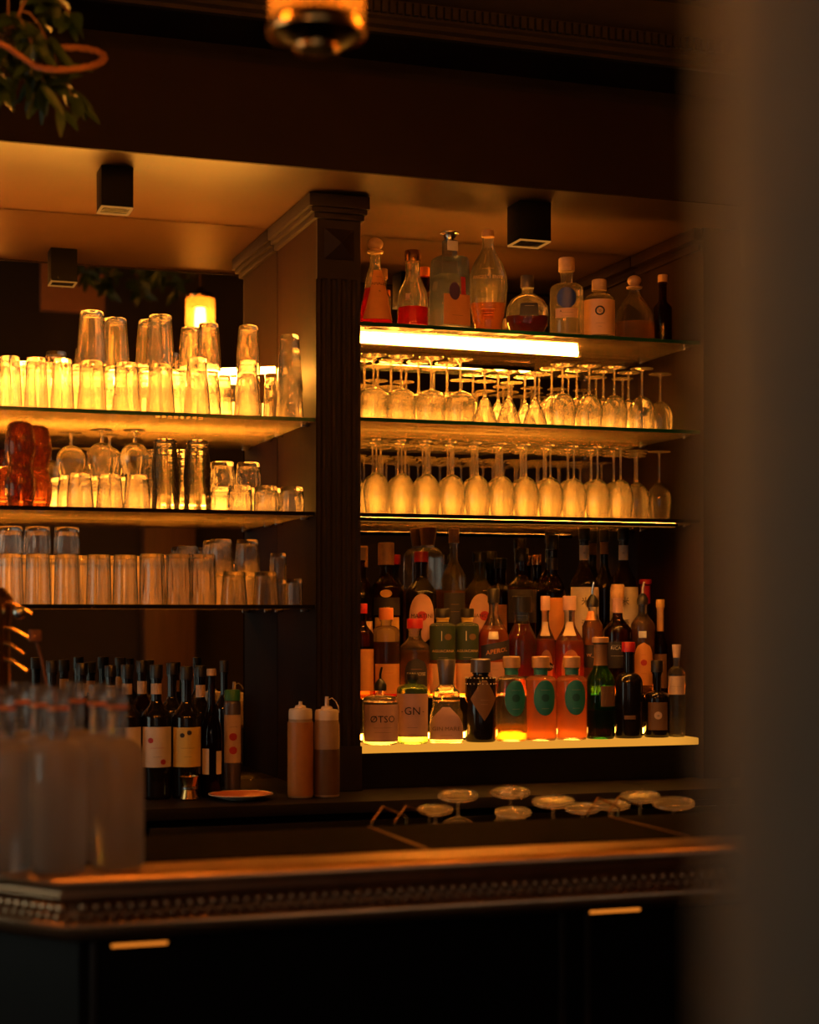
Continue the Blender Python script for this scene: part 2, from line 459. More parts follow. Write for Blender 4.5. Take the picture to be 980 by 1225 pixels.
def added_glow_bar(x0, x1, z0, z1, lab, mat='added_glow', core=True):  # glow bars added; stand in for light bouncing within the packed glasses
    r = root('added_glow_bar', ((x0 + x1) / 2, YM - .008, z0), lab, 'light')
    bm = bmesh.new(); add_box(bm, x0, x1, YM - .008, YM - .001, z0, z1, bevel=.002); loc(mesh_obj('housing', bm, 'void'), r)
    bm = bmesh.new(); xx = x0 + .004
    while xx < x1 - .012:
        add_box(bm, xx, xx + .0105, YM - .0101, YM - .0079, z0 + .002, z1 - .002); xx += .0175
    loc(mesh_obj('glow_segments', bm, mat, smooth=False), r)
    if core:
        bm = bmesh.new(); zz = z0 + (z1 - z0) * .45; add_box(bm, x0 + .01, x1 - .01, YM - .0125, YM - .0103, zz, zz + .005); loc(mesh_obj('glow_line', bm, 'added_glow_core', smooth=False), r)
added_glow_bar(XP1 + .004, XY(775, YM), 2.040, 2.115, 'added warm glow bar on the mirror behind the short stemmed glasses')
added_glow_bar(XP1 + .004, XY(738, YM), S2 + .003, S2 + .098, 'added warm glow bar on the mirror behind the tall wine glasses')
added_glow_bar(-.6, XY(322, YM), S2 + .003, S2 + .070, 'added warm glow bar on the mirror behind the nested glasses and copper cups')
added_glow_bar(-.6, XY(322, YM), S1L + .003, S1L + .085, 'added warm glow bar on the mirror behind the highball tumblers')
added_glow_bar(XY(184, YM), XY(248, YM), S2 + .074, S2 + .195, 'tall added warm glow bar on the mirror behind the nested glass stacks', 'added_glow', False)
added_glow_bar(-.6, XY(300, YM), S3L + .003, S3L + .12, 'faint added amber glow bar on the mirror behind the lowest tumblers', 'added_glow_dim', False)
r = root('under_shelf_light', ((XP1 + XR) / 2, 4.43, 1.757), 'thin golden light line under the front edge of the third shelf', 'light')
bm = bmesh.new(); add_box(bm, XP1 + .002, XR - .06, 4.424, 4.427, 1.7600, 1.7698); add_box(bm, XP1 + .002, XR - .06, 4.438, 4.441, 1.7580, 1.7698); loc(mesh_obj('lip', bm, 'black_metal', smooth=False), r)  # rear lip added to keep the strip out of the mirror
bm = bmesh.new(); add_box(bm, XP1 + .004, XR - .062, 4.4275, 4.4378, 1.7650, 1.7696); loc(mesh_obj('glow_line', bm, 'led_down', smooth=False), r)
# bottom display step unit in the right bay
STEPS = [(4.405, 4.525, SB), (4.525, 4.635, SB + .12), (4.635, YM - .002, SB + .245)]
su = root('display_steps', ((XP1 + XR) / 2, 4.6, CZ), 'stepped bottle display with a glowing amber front ledge in the right bay', 'display stand')
bm = bmesh.new()
add_box(bm, XP1 + .002, XR - .002, STEPS[1][0], STEPS[1][1], SB + .001, STEPS[1][2]); add_box(bm, XP1 + .002, XR - .002, STEPS[2][0], STEPS[2][1], SB + .001, STEPS[2][2])
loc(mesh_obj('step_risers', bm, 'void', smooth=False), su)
bm = bmesh.new(); add_box(bm, XP1 + .002, XR - .002, 4.405, YM - .002, SB - .02, SB, bevel=.003)
loc(mesh_obj('glowing_ledge', bm, 'shelf_glow'), su)
bm = bmesh.new()
add_box(bm, XP1 + .01, XR - .1, STEPS[1][0] - .006, STEPS[1][0] - .0005, SB + .008, SB + .024)
add_box(bm, XP1 + .01, XR - .1, STEPS[2][0] - .006, STEPS[2][0] - .0005, SB + .128, SB + .144)
loc(mesh_obj('light_strip', bm, 'led_soft', smooth=False), su)
# cabinet and counter of the back bar
struct(box('wall_cabinet', -.9, 4.1, 4.46, YM - .001, CZ + .001, SB - .025, 'void') if False else box('wall_cabinet', XP1 + .002, XR - .002, 4.43, YM - .003, CZ + .001, SB - .022, 'void'))  # solid dark box stands where the cabinet is an empty, shaded hollow
cb = root('back_counter', (1.5, 4.5, 0), 'dark polished worktop of the back bar with cupboards beneath', 'counter')
bm = bmesh.new(); add_box(bm, -.9, 3.4, 4.13, YM + .05, CZ - .03, CZ, bevel=.004); loc(mesh_obj('worktop', bm, 'counter'), cb)
bm = bmesh.new(); add_box(bm, -.9, 3.4, 4.17, YM - .001, 0, CZ - .0305); loc(mesh_obj('cupboard', bm, 'void', smooth=False), cb)
for k in range(5):
    bm = bmesh.new(); add_box(bm, -.85 + k * .8, -.09 + k * .8, 4.152, 4.1695, .14, CZ - .05, bevel=.003); d = loc(mesh_obj('door', bm, 'bar_panel'), cb)
    bm = bmesh.new(); add_box(bm, -.5 + k * .8, -.4 + k * .8, 4.138, 4.1515, .85, .86, bevel=.002); hd = mesh_obj('handle', bm, 'black_metal'); hd.parent = d

# ------------------------------------------------------------------ text
TXT = {}
def text_mesh(s, size):
    k = (s, size)
    if k not in TXT:
        cu = bpy.data.curves.new('t', 'FONT'); cu.body = s; cu.size = size; cu.align_x = 'CENTER'; cu.align_y = 'CENTER'; cu.resolution_u = 2
        o = bpy.data.objects.new('t', cu)
        me = o.to_mesh()
        TXT[k] = ([tuple(v.co) for v in me.vertices], [tuple(p.vertices) for p in me.polygons])
        o.to_mesh_clear(); bpy.data.objects.remove(o); bpy.data.curves.remove(cu)
    return TXT[k]

# ------------------------------------------------------------------ bottles
def interp(prof, z):
    for (r0, z0), (r1, z1) in zip(prof, prof[1:]):
        if z0 <= z <= z1 and z1 > z0:
            return r0 + (r1 - r0) * (z - z0) / (z1 - z0)
    return prof[-1][0] if z > prof[-1][1] else prof[0][0]
def shoulder(r0, z0, r1, z1, n=8, kind='ease'):
    out = []
    for i in range(n + 1):
        t = i / n
        if kind == 'ease': k = .5 - .5 * cos(pi * t); zz = t
        elif kind == 'round': k = 1 - cos(pi / 2 * t); zz = sin(pi / 2 * t)
        else: k = t; zz = t
        out.append((r0 + (r1 - r0) * k, z0 + (z1 - z0) * zz))
    return out
def surf(prof, power, ysc, a, z, off):
    r = interp(prof, z)
    k = 1.0 if power == 2 else (abs(cos(a)) ** power + abs(sin(a)) ** power) ** (-1 / power)
    x, y = r * k * cos(a), r * k * sin(a) * ysc
    l = sqrt(x * x + y * y) or 1
    return (x * (1 + off / l), y * (1 + off / l), z)
def label_patch(bm, prof, power, ysc, z0, z1, wm, shape, ca, mi, off=.0009, slant=0, tilt=0):
    """wm: half width in metres at the surface; ca centre angle (0 faces -Y)"""
    nz, na = 12, 12
    grid = []
    rm = interp(prof, (z0 + z1) / 2)
    for i in range(nz + 1):
        t = i / nz if shape not in ('oval', 'disc') else .5 - .5 * cos(pi * i / nz)
        z = z0 + (z1 - z0) * t
        if shape == 'rect': k = 1
        elif shape in ('oval', 'disc'): k = sqrt(max(0, 1 - (2 * t - 1) ** 2)) + .02
        elif shape == 'diamond': k = 1 - abs(2 * t - 1) + .02
        elif shape == 'arch': k = 1 if t < .6 else sqrt(max(0, 1 - ((t - .6) / .4) ** 2)) + .02
        elif shape == 'mound': k = 1 if t < .35 else 1 - .75 * ((t - .35) / .65) ** 1.3
        elif shape == 'taper': k = 1 - .45 * t
        row = []
        for j in range(na + 1):
            s = (2 * j / na - 1) * wm * k
            a = -pi / 2 + ca + s / (rm if ysc == 1 else rm * .98)
            row.append(bm.verts.new(surf(prof, power, ysc, a, z + tilt * s, off)))
        grid.append(row)
    for i in range(nz):
        for j in range(na):
            bm.faces.new((grid[i][j], grid[i][j + 1], grid[i + 1][j + 1], grid[i + 1][j])).material_index = mi
def text_patch(bm, prof, power, ysc, s, size, zt, ca, mi, off=.0017, xoff=0, tilt=0):
    vs, fs = text_mesh(s, size)
    rm = interp(prof, zt)
    nv = [bm.verts.new(surf(prof, power, ysc, -pi / 2 + ca + (x + xoff) / rm, zt + y + tilt * x, off)) for x, y, _ in vs]
    for f in fs:
        try: bm.faces.new([nv[i] for i in f]).material_index = mi
        except ValueError: pass
BOT = []
PLACED = []
def bottle(label, x, Y, zb, ytop, w, sh=.62, nk=.74, rn=.34, glass='clear', liq=None, lev=.5, cap=('screw', 'black_plastic', .12), labels=(),
           rot=0, power=2, ysc=1, prof=None, group='spirit bottles of the back bar', skind='ease', name='bottle', cat='bottle', foil=None, ribs=None, rbase=None):
    """x, ytop, w in image pixels of the photograph; zb base height. labels: (z0,z1,width frac,shape,material,[texts],angle)"""
    p = at(x, HY, Y); s = sc_(x, Y)
    p.z = zb; Ht = H + (HY - ytop) / s - zb; R = w / 2 / s
    if power > 3: R *= .93
    capt, capm, caph = cap
    if x > 428 and Y > 4.39: p.x = min(max(p.x, XP1 + R * 1.02 + .0015), XR - R * 1.02 - .0015)
    if ysc == 1:
        for (q, rq) in PLACED:
            if abs(q.z - p.z) < .1:
                d = sqrt((q.x - p.x) ** 2 + (q.y - p.y) ** 2)
                kk = 1.0 if power < 3 else 1.06 if power == 3 else 1.12
                if d < R * kk + rq + .0006: R = max(R * .6, (d - rq - .0006) / kk)
        PLACED.append((p.copy(), R * (1.0 if power < 3 else 1.06 if power == 3 else 1.12)))
    hb = Ht * (1 - caph)                      # glass height
    if prof is None:
        P = [(R * .90, 0), (R * .97, .003), (R, .009)] + shoulder(R, Ht * sh, R * rn, Ht * nk, kind=skind) + [(R * rn, hb - .006), (R * rn * 1.12, hb - .006), (R * rn * 1.12, hb)]
        if rbase: P[2] = (R, .009)
    else:
        P = [(R * a, hb * b) for a, b in prof]
    face = atan2(p.x, p.y) * -1 + rot         # turned towards the room, rot on top
    r = root(name, p, label, cat, group, rz=face * 1.0)
    bm = bmesh.new()
    t = min(.0025, R * .1)
    if isinstance(glass, tuple): glass, opaque = glass
    kw = dict(power=power, ysc=ysc)
    if ribs: kw.update(ribs=ribs[0], ribamp=ribs[1], ribz=(Ht * ribs[2], Ht * ribs[3]))
    n = 40 if not ribs else max(48, ribs[0] * 4)
    opq = glass in ('black_glass',)
    lathe(bm, [(0, 0)] + P + [(0, hb)], n=n, **kw)
    mesh_obj('glass_body', bm, glass, r)
    if liq:
        lz = Ht * lev; q = [(rr - t, zz) for rr, zz in P if .004 < zz < lz and rr - t > .001]
        q = [(0, .006), (max(.001, interp(P, .007) - t), .0062)] + q + [(max(.001, interp(P, lz) - t), lz), (0, lz + .0002)]
        bm = bmesh.new(); lathe(bm, q, n=28, power=power, ysc=ysc); mesh_obj('liquid', bm, liq, r)
    rN = P[-1][0]; c0 = hb - .001
    bm = bmesh.new(); ch = Ht - hb
    if capt == 'screw':
        rr = rN * 1.12; lathe(bm, [(0, c0 - ch * .0), (rr, c0), (rr, Ht - .002), (rr * .94, Ht), (0, Ht)], n=36, ribs=18, ribamp=rr * .02); mesh_obj('cap', bm, capm, r)
    elif capt == 'plain':
        rr = rN * 1.2; lathe(bm, [(0, c0), (rr, c0), (rr, Ht - .003), (rr * .9, Ht), (0, Ht)], n=28); mesh_obj('cap', bm, capm, r)
    elif capt == 'flare':
        rr = rN; lathe(bm, [(0, c0), (rr * .9, c0), (rr * .85, c0 + ch * .3), (rr * 1.1, c0 + ch * .75), (rr * 1.5, c0 + ch * .86), (rr * 1.5, Ht - .001), (0, Ht)], n=28); mesh_obj('stopper', bm, capm, r)
    elif capt == 'taper':
        rr = rN * 1.2; lathe(bm, [(0, c0), (rr * .8, c0), (rr * 1.1, Ht - .002), (rr * 1.05, Ht), (0, Ht)], n=28); mesh_obj('stopper', bm, capm, r)
    elif capt == 'ball':
        rr = rN; rb = ch * .42; zz = c0 + ch - rb
        lathe(bm, [(0, c0), (rr * 1.5, c0), (rr * 1.6, c0 + .004), (rr * 1.0, c0 + .008)] + [(rb * 1.25 * sin(pi * k / 10), zz - rb * cos(pi * k / 10)) for k in range(2, 11)], n=28); mesh_obj('stopper', bm, capm, r)
    elif capt == 'pourer':
        rr = rN; lathe(bm, [(0, c0), (rr * 1.25, c0), (rr * 1.25, c0 + ch * .25), (rr * .8, c0 + ch * .4), (rr * .4, c0 + ch * .5), (0, c0 + ch * .5)], n=20); pc = mesh_obj('pourer', bm, 'black_plastic', r)
        bm = bmesh.new(); tube(bm, [(0, 0, c0 + ch * .4), (0, 0, c0 + ch * .7), (rr * .3, 0, Ht)], rr * .28, 8, r1=rr * .2); mesh_obj('spout', bm, capm, pc)
    elif capt == 'none': bm.free()
    if foil:
        fz0, fz1, fm = foil; z0, z1 = Ht * fz0, min(Ht * fz1, hb)
        q = [(interp(P, z0 + (z1 - z0) * k / 8) + .0008, z0 + (z1 - z0) * k / 8) for k in range(9)]
        bm = bmesh.new(); lathe(bm, q, n=32, power=power, ysc=ysc, close=False); mesh_obj('neck_foil', bm, fm, r)
    for li, L in enumerate(labels):
        z0, z1, wf, shp, mt, txts = L[:6]; ca = L[6] if len(L) > 6 else 0; tilt = L[7] if len(L) > 7 else 0
        bm = bmesh.new(); mats = [mt]
        if shp: label_patch(bm, P, power, ysc, Ht * z0, Ht * z1, R * wf, shp, ca, 0, off=.0009 + li * .0009, tilt=tilt)
        for T in txts:
            s_, zt, size, tm = T[:4]; xo = T[4] if len(T) > 4 else 0
            if tm not in mats: mats.append(tm)
            if s_ == 'DISC': label_patch(bm, P, power, ysc, Ht * zt - size, Ht * zt + size, size, 'disc', ca + xo / R, mats.index(tm), off=.0014 + li * .0009)
            else: text_patch(bm, P, power, ysc, s_, size, Ht * zt, ca, mats.index(tm), xoff=xo, off=.0022 + li * .0009, tilt=tilt)
        me = mesh_obj('label', bm, mats, r, smooth=True)
    BOT.append(r)
    return r

# ---- top shelf of the right bay
T = S1R
TG = 'bottles on the top shelf'
bottle('wedge-shaped bottle with cork stopper, orange label and red spirit beside the pillar', 449, 4.47, T, 284, 42, glass='clear', liq='liq_red', lev=.42,
       prof=[(.86, 0), (1, .02), (.97, .06), (.45, .72), (.34, .78), (.30, .84), (.30, 1), ], cap=('ball', 'cork', .17), group=TG,
       labels=[(.06, .62, .74, 'taper', 'orange_paper', [('AMALES', .46, .011, 'ink'), ('o', .38, .010, 'ink'), ('__', .56, .012, 'ink')], .35)], power=3)
bottle('short-necked bottle with bright red liquid in its lower third on the top shelf', 494, 4.46, T, 300, 37, glass='clear', liq='liq_red', lev=.26,
       prof=[(.9, 0), (1, .02), (1, .38), (.9, .55), (.6, .7), (.46, .8), (.46, 1)], cap=('screw', 'brass', .14), group=TG, labels=[(.34, .42, .14, 'rect', 'peach_paper', [], -.35)])
bottle('square bluish bottle with flared stopper and orange and purple label', 538, 4.46, T, 278, 46, glass='clear_blue', liq='liq_clear', lev=.55, power=6,
       prof=[(.95, 0), (1, .02), (.98, .3), (.88, .78), (.8, .81), (.36, .84), (.36, 1)], cap=('flare', 'steel', .09), group=TG, rot=.45,
       labels=[(.03, .34, .70, 'rect', 'orange_paper', [('______', .14, .010, 'ink')], .0), (.28, .46, .30, 'oval', 'purple_print', [], -.15), (.34, .52, .12, 'rect', 'red_print', [], .35), (.80, .9, .25, 'rect', 'white_print', [], 0)])
bottle('tall winged whiskey bottle with curved waist half filled with amber spirit', 584, 4.47, T, 276, 47, glass='clear', liq='liq_amber', lev=.29, ysc=.55,
       prof=[(.60, 0), (.66, .02), (.78, .14), (.93, .32), (1, .48), (.95, .6), (.75, .72), (.45, .82), (.29, .89), (.27, 1)], cap=('plain', 'wood_cap', .06), group=TG,
       labels=[(.12, .22, .3, 'rect', 'liq_amber', [('______', .24, .012, 'peach_paper'), ('______', .20, .009, 'peach_paper'), ('_____', .175, .009, 'peach_paper')], 0), (.5, .6, .3, None, 'peach_paper', [("ANGEL'S ENVY", .53, .0135, 'peach_paper'), ('_____', .63, .012, 'peach_paper')], 0)])
bottle('round flat flask bottle of dark red spirit with ribbed cap', 631, 4.47, T, 330, 52, glass='clear', liq='liq_dark', lev=.32, ysc=.5,
       prof=[(.50, 0), (.55, .01), (.80, .10), (.96, .26), (1, .42), (.94, .6), (.75, .75), (.42, .85), (.27, .88), (.27, 1)], cap=('screw', 'grey_metal', .20), group=TG,
       labels=[(.30, .52, .42, 'rect', 'dark_paper', [('____', .50, .012, 'white_print')], .1)])
bottle('straight clear bottle with a round dark blue seal on its front', 678, 4.47, T, 309, 40, sh=.60, nk=.68, rn=.36, skind='round', glass='clear', liq='liq_clear', lev=.5, cap=('plain', 'cork', .16), group=TG,
       labels=[(.34, .60, .58, 'disc', 'blue_seal', [], .0), (.22, .34, .7, 'rect', 'peach_paper', [('A_______', .30, .009, 'ink'), ('_________', .25, .006, 'ink')], 0)])
bottle('round-shouldered bottle wrapped in a pale peach label with dark round emblem', 717, 4.46, T, 335, 37, sh=.62, nk=.76, rn=.36, skind='round', glass='clear', liq='liq_clear', lev=.5, cap=('plain', 'cork', .18), group=TG,
       labels=[(.04, .64, 1.35, 'rect', 'peach_paper', [('DISC', .44, .0135, 'ink'), ('DISC', .44, .0095, 'peach_paper'), ('o', .44, .012, 'ink'), ('______', .25, .008, 'ink'), ('___', .19, .007, 'ink')], .05)])
bottle('squat bell-shaped decanter bottle with ball stopper and pale gold spirit', 759, 4.46, T, 329, 49, glass='clear', liq='liq_gold', lev=.27,
       prof=[(.93, 0), (1, .02), (.97, .36), (.84, .56), (.55, .74), (.32, .86), (.25, .93), (.25, 1)], cap=('ball', 'wood_cap', .20), group=TG)
bottle('slim dark bottle at the right end of the top shelf', 793, 4.50, T, 329, 22, sh=.52, nk=.64, rn=.42, glass='brown_glass', cap=('screw', 'wood_cap', .10), group=TG)
bottle('small bottle with beige cap tucked behind the wedge-shaped bottle', 457, 4.62, T, 322, 22, sh=.55, nk=.7, rn=.5, glass='clear', liq='liq_gold', lev=.4, cap=('screw', 'wood_cap', .14), group=TG)
bottle('small bottle with copper neck hidden behind the short-necked red bottle', 508, 4.62, T, 320, 24, sh=.5, nk=.7, rn=.4, glass='brown_glass', cap=('screw', 'orange_cap', .12), group=TG)

# ---- front row of the display steps
Y1, B1 = 4.462, SB + .0005
G1 = 'bottles in the front row of the display steps'
bottle('clear squat bottle with pale O-initial label and black pourer, first by the pillar', 455, Y1, B1, 798, 43, sh=.58, nk=.64, rn=.25, skind='round', glass='clear', liq='liq_clear', lev=.55, cap=('pourer', 'black_plastic', .30), group=G1,
       labels=[(.04, .52, 1.2, 'rect', 'pink_paper', [('ØTSO', .33, .026, 'ink'), ('___________', .24, .009, 'ink'), ('__________', .18, .009, 'ink')], .15)])
bottle('green-based squat gin bottle with pink label reading two large letters', 493.5, Y1, B1, 806, 41, sh=.76, nk=.86, rn=.3, skind='round', glass='pale_green_glass', liq='liq_clear', lev=.6, cap=('plain', 'black_plastic', .08), group=G1,
       labels=[(.10, .72, 1.3, 'rect', 'pink_paper', [('GN', .47, .030, 'ink'), ('- ', .47, .02, 'ink', -.026), (' -', .47, .02, 'ink', .028), ('_____', .26, .011, 'ink'), ('____', .16, .010, 'ink')], .0)])
bottle('flared-shoulder gin bottle with tall grey cap and mound-shaped label', 534, Y1, B1, 789, 44, glass='clear', liq='liq_clear', lev=.5, power=4, ysc=.7,
       prof=[(.96, 0), (1, .02), (.96, .42), (.86, .50), (.82, .62), (.60, .68), (.44, .72), (.42, .99), (.42, 1)] if False else [(.96, 0), (1, .03), (.97, .5), (.82, .60), (.78, .88), (.55, .94), (.42, 1)], cap=('taper', 'grey_metal', .30), group=G1,
       labels=[(.04, .43, 1.0, 'mound', 'pink_paper', [('GIN MARE', .17, .015, 'brown_paper'), ('______', .11, .010, 'ink')], 0)])
b = bottle('black apothecary bottle with diamond-shaped label and studded collar', 575, Y1, B1, 788, 37, sh=.76, nk=.80, rn=.48, skind='ease', glass='black_glass', cap=('plain', 'grey_metal', .16), group=G1,
       labels=[(.26, .78, .92, 'diamond', 'brown_paper', [('______', .52, .008, 'beige'), ('_____', .47, .008, 'beige')], .25)], rot=0)
bm = bmesh.new()
hh = H + (HY - 788) / sc_(575, Y1) - B1; rr = 18.5 / sc_(575, Y1)
for k in range(22):
    a = 2 * pi * k / 22
    for zz in (.70, .77):
        bmesh.ops.create_icosphere(bm, subdivisions=1, radius=.0022, matrix=Matrix.Translation((cos(a) * rr * (1.0 if zz < .75 else .96), sin(a) * rr * (1.0 if zz < .75 else .96), hh * zz)))
mesh_obj('studded_collar', bm, 'white_print', b)
MAL = [(.30, .72, .72, 'disc', 'teal', [('DISC', .51, .011, 'teal_dark'), ('_____', .62, .010, 'beige'), ('____', .40, .010, 'beige')], .30)]
bottle('clear gin bottle with big teal disc label and teal neck band', 612, Y1, B1, 785, 37, sh=.70, nk=.77, rn=.42, skind='round', glass='clear', liq='liq_gold', lev=.2, cap=('plain', 'wood_cap', .13), labels=MAL, foil=(.78, .86, 'teal'), group=G1)
bottle('pinkish orange gin bottle with teal disc label, full to the shoulder', 647, Y1, B1, 785, 38, sh=.70, nk=.77, rn=.42, skind='round', glass='clear', liq='liq_rose', lev=.72, cap=('plain', 'wood_cap', .13), labels=MAL, foil=(.78, .86, 'teal'), group=G1)
bottle('pinkish orange gin bottle with teal disc label beside the green bottle', 684, Y1, B1, 785, 37, sh=.70, nk=.77, rn=.42, skind='round', glass='clear', liq='liq_rose', lev=.70, cap=('plain', 'wood_cap', .13), labels=MAL, foil=(.78, .86, 'teal'), group=G1)
bottle('deep green bottle with gold-brown foil neck and brown label', 718.5, Y1, B1, 762, 34, sh=.56, nk=.76, rn=.44, glass='green_glass', liq='liq_dark', lev=.28, cap=('plain', 'wood_cap', .05), foil=(.72, .95, 'brown_paper'), group=G1,
       labels=[(.32, .52, .72, 'rect', 'brown_paper', [], .75)])
bottle('black glass bottle with small red cap and no bright label', 752, Y1, B1, 768, 34, sh=.56, nk=.68, rn=.36, skind='round', glass='black_glass', cap=('plain', 'red_cap', .10), group=G1,
       labels=[(.20, .24, .4, 'rect', 'brown_paper', [], .1)])
bottle('black shouldered bottle with tall beige framed label on the front row', 786, Y1, B1, 790, 31, sh=.50, nk=.60, rn=.34, skind='round', glass='black_glass', cap=('plain', 'black_plastic', .15), group=G1,
       labels=[(.10, .46, .80, 'rect', 'brown_paper', [('DISC', .29, .011, 'beige'), ('o', .29, .012, 'ink')], .1)])
bottle('clear cylindrical bottle with tapered pale stopper, last on the front row', 816, Y1, B1, 771, 34, sh=.66, nk=.76, rn=.36, skind='round', glass='clear', liq='liq_clear', lev=.2, cap=('taper', 'beige', .14), group=G1,
       labels=[(.46, .66, 1.1, 'rect', 'beige', [('_______', .56, .008, 'ink')], .0)])

# ---- middle row
Y2, B2 = 4.58, SB + .1205
G2 = 'bottles in the middle row of the display steps'
bottle('bottle with tall orange label half hidden by the pillar on the middle step', 433, Y2, B2, 722, 28, sh=.66, nk=.8, rn=.38, glass='brown_glass', cap=('screw', 'red_cap', .1), group=G2,
       labels=[(.08, .52, 1.0, 'rect', 'orange_paper', [], .4)])
bottle('clear bottle with orange cap and orange label on the middle step', 462, Y2, B2, 727, 36, sh=.72, nk=.80, rn=.42, skind='round', glass='clear', liq='liq_dark', lev=.62, cap=('screw', 'orange_cap', .13), group=G2,
       labels=[(.05, .38, 1.1, 'rect', 'orange_paper', [('____', .3, .012, 'red_print')], .2)])
bottle('clear bottle with red cap and dark arched label on the middle step', 496.5, Y2, B2, 740, 36, sh=.62, nk=.78, rn=.42, glass='clear', liq='liq_amber', lev=.60, cap=('screw', 'red_cap', .12), group=G2,
       labels=[(.02, .50, .80, 'arch', 'dark_paper', [('______', .38, .010, 'orange_paper'), ('SAN JOSE', .30, .013, 'paper'), ('DISC', .14, .010, 'brown_paper')], .1)])
AG = [(.42, .84, 1.2, 'rect', 'darkgreen_paper', [('AGUACANA', .52, .0105, 'peach_paper'), ('______', .46, .008, 'beige'), ('|', .70, .03, 'white_print', -.004), ('DISC', .68, .009, 'olive_print' if False else 'brown_paper', .013)], .05),
      (.04, .38, 1.2, 'rect', 'peach_paper', [('_____', .26, .008, 'red_print')], .05)]
for xx, lb in ((529.5, 'square-shouldered cachaca bottle with green picture label, black cap, nearer the pillar'), (559, 'square-shouldered cachaca bottle with green picture label touching the tilted-label orange bottle')):
    bottle(lb, xx, Y2, B2, 728, 31, sh=.80, nk=.84, rn=.46, skind='round', glass='clear', liq='liq_gold', lev=.78, cap=('screw', 'black_plastic', .10), group=G2, labels=AG, foil=(.85, .90, 'yellow_paper'), power=3)
bottle('bright orange aperitif bottle with slanted dark banner label and black cap', 590.5, Y2, B2, 704, 40, sh=.52, nk=.80, rn=.30, glass='clear', liq='liq_orange', lev=.62, cap=('screw', 'black_plastic', .13), group=G2,
       labels=[(.34, .50, 1.15, 'rect', 'dark_paper', [('APEROL', .42, .018, 'orange_paper')], .25, .18), (.04, .32, .62, 'rect', 'pink_paper', [('____', .26, .008, 'ink')], .1), (.53, .60, .3, 'rect', 'paper', [], 0)])
bottle('deep crimson bitter bottle with wide black cap on the middle step', 624.5, Y2, B2, 713, 36, sh=.54, nk=.76, rn=.50, glass='clear', liq='liq_crimson', lev=.72, cap=('plain', 'black_plastic', .16), group=G2,
       labels=[(.02, .20, 1.1, 'rect', 'dark_paper', [], .1)])
MB = [(.06, .46, .66, 'oval', 'liq_rose', [('DISC', .29, .0125, 'ink', .008), ('MARTINI', .29, .012, 'white_print')], .1), (.60, .74, .3, 'rect', 'beige', [], 0)]
for xx, ww, lb in ((652.5, 31, 'rosy orange vermouth bottle with round black logo, beside the crimson bottle'), (681.5, 35, 'rosy orange vermouth bottle with round black logo, above the green bottle')):
    bottle(lb, xx, Y2, B2, 713, ww, sh=.50, nk=.74, rn=.36, glass='clear', liq='liq_bitter', lev=.55, cap=('screw', 'pink_paper', .14), group=G2, labels=MB)
bottle('amber bottle with steel pourer and black lettered label on the middle step', 709, Y2, B2, 696, 31, sh=.58, nk=.74, rn=.42, glass='clear', liq='liq_amber', lev=.66, cap=('pourer', 'steel', .22), group=G2,
       labels=[(.24, .44, 1.1, 'rect', 'dark_paper', [('W____', .35, .013, 'peach_paper')], .1), (.66, .74, .4, 'rect', 'orange_paper', [], -.4)])
bottle('dark brown aniseed bottle with wooden cork and pale foil neck', 739, Y2, B2, 699, 35, sh=.56, nk=.72, rn=.34, skind='ease', glass='brown_glass', cap=('plain', 'wood_cap', .12), foil=(.74, .88, 'pink_paper'), group=G2,
       labels=[(.24, .48, 1.2, 'rect', 'ink', [('RICARD', .42, .0135, 'white_print'), ('_______', .46, .012, 'white_print'), ('________', .365, .012, 'white_print')], .1)])
bottle('golden rum bottle with thin white spout and oval orange label', 769, Y2, B2, 696, 29, sh=.60, nk=.74, rn=.34, glass='clear', liq='liq_amber', lev=.66, cap=('pourer', 'white_plastic', .20), group=G2,
       labels=[(.08, .46, .8, 'arch', 'orange_paper', [('DISC', .28, .009, 'red_print'), ('___', .36, .010, 'red_print'), ('__', .2, .014, 'red_print')], .1), (.50, .56, .3, 'rect', 'white_print', [], .0)])
bottle('dark bottle with beige capsule and brown label beside the end panel', 797, Y2, B2, 717, 27, sh=.48, nk=.66, rn=.44, glass='brown_glass', cap=('plain', 'gold_paper', .08), foil=(.66, .92, 'wood_cap'), group=G2,
       labels=[(.06, .42, 1.1, 'rect', 'brown_paper', [('____', .3, .008, 'ink')], -.1)])

# ---- rear row
Y3, B3 = 4.674, SB + .2455
G3 = 'bottles in the rear row of the display steps'
bottle('dim bottle with reddish label against the pillar on the rear step', 431, Y3, B3, 655, 30, sh=.5, nk=.72, rn=.36, glass='brown_glass', liq='liq_amber', lev=.4, cap=('screw', 'beige', .12), group=G3, labels=[(.06, .3, 1, 'rect', 'peach_paper', [], .3)])
bottle('brown bottle with tall tan capsule and striped bitter label on the rear step', 462, Y3, B3, 649, 36, sh=.58, nk=.72, rn=.42, glass='brown_glass', liq='liq_amber', lev=.6, cap=('plain', 'wood_cap', .20), group=G3,
       labels=[(.34, .50, 1.1, 'rect', 'ink', [('_APE__', .40, .012, 'gold_paper')], .1), (.50, .57, .4, 'disc', 'gold_paper', [], 0), (.08, .32, .9, 'rect', 'gold_paper', [], .1)])
MT = [(.10, .58, .88, 'oval', 'pink_paper', [('DISC', .36, .014, 'red_print', .0), ('MARTINI', .36, .0165, 'ink')], .05)]
bottle('black vermouth bottle with red cap and oval pink label', 504, Y3, B3, 660, 37, sh=.58, nk=.76, rn=.36, glass='black_glass', cap=('screw', 'red_cap', .10), group=G3, labels=MT)
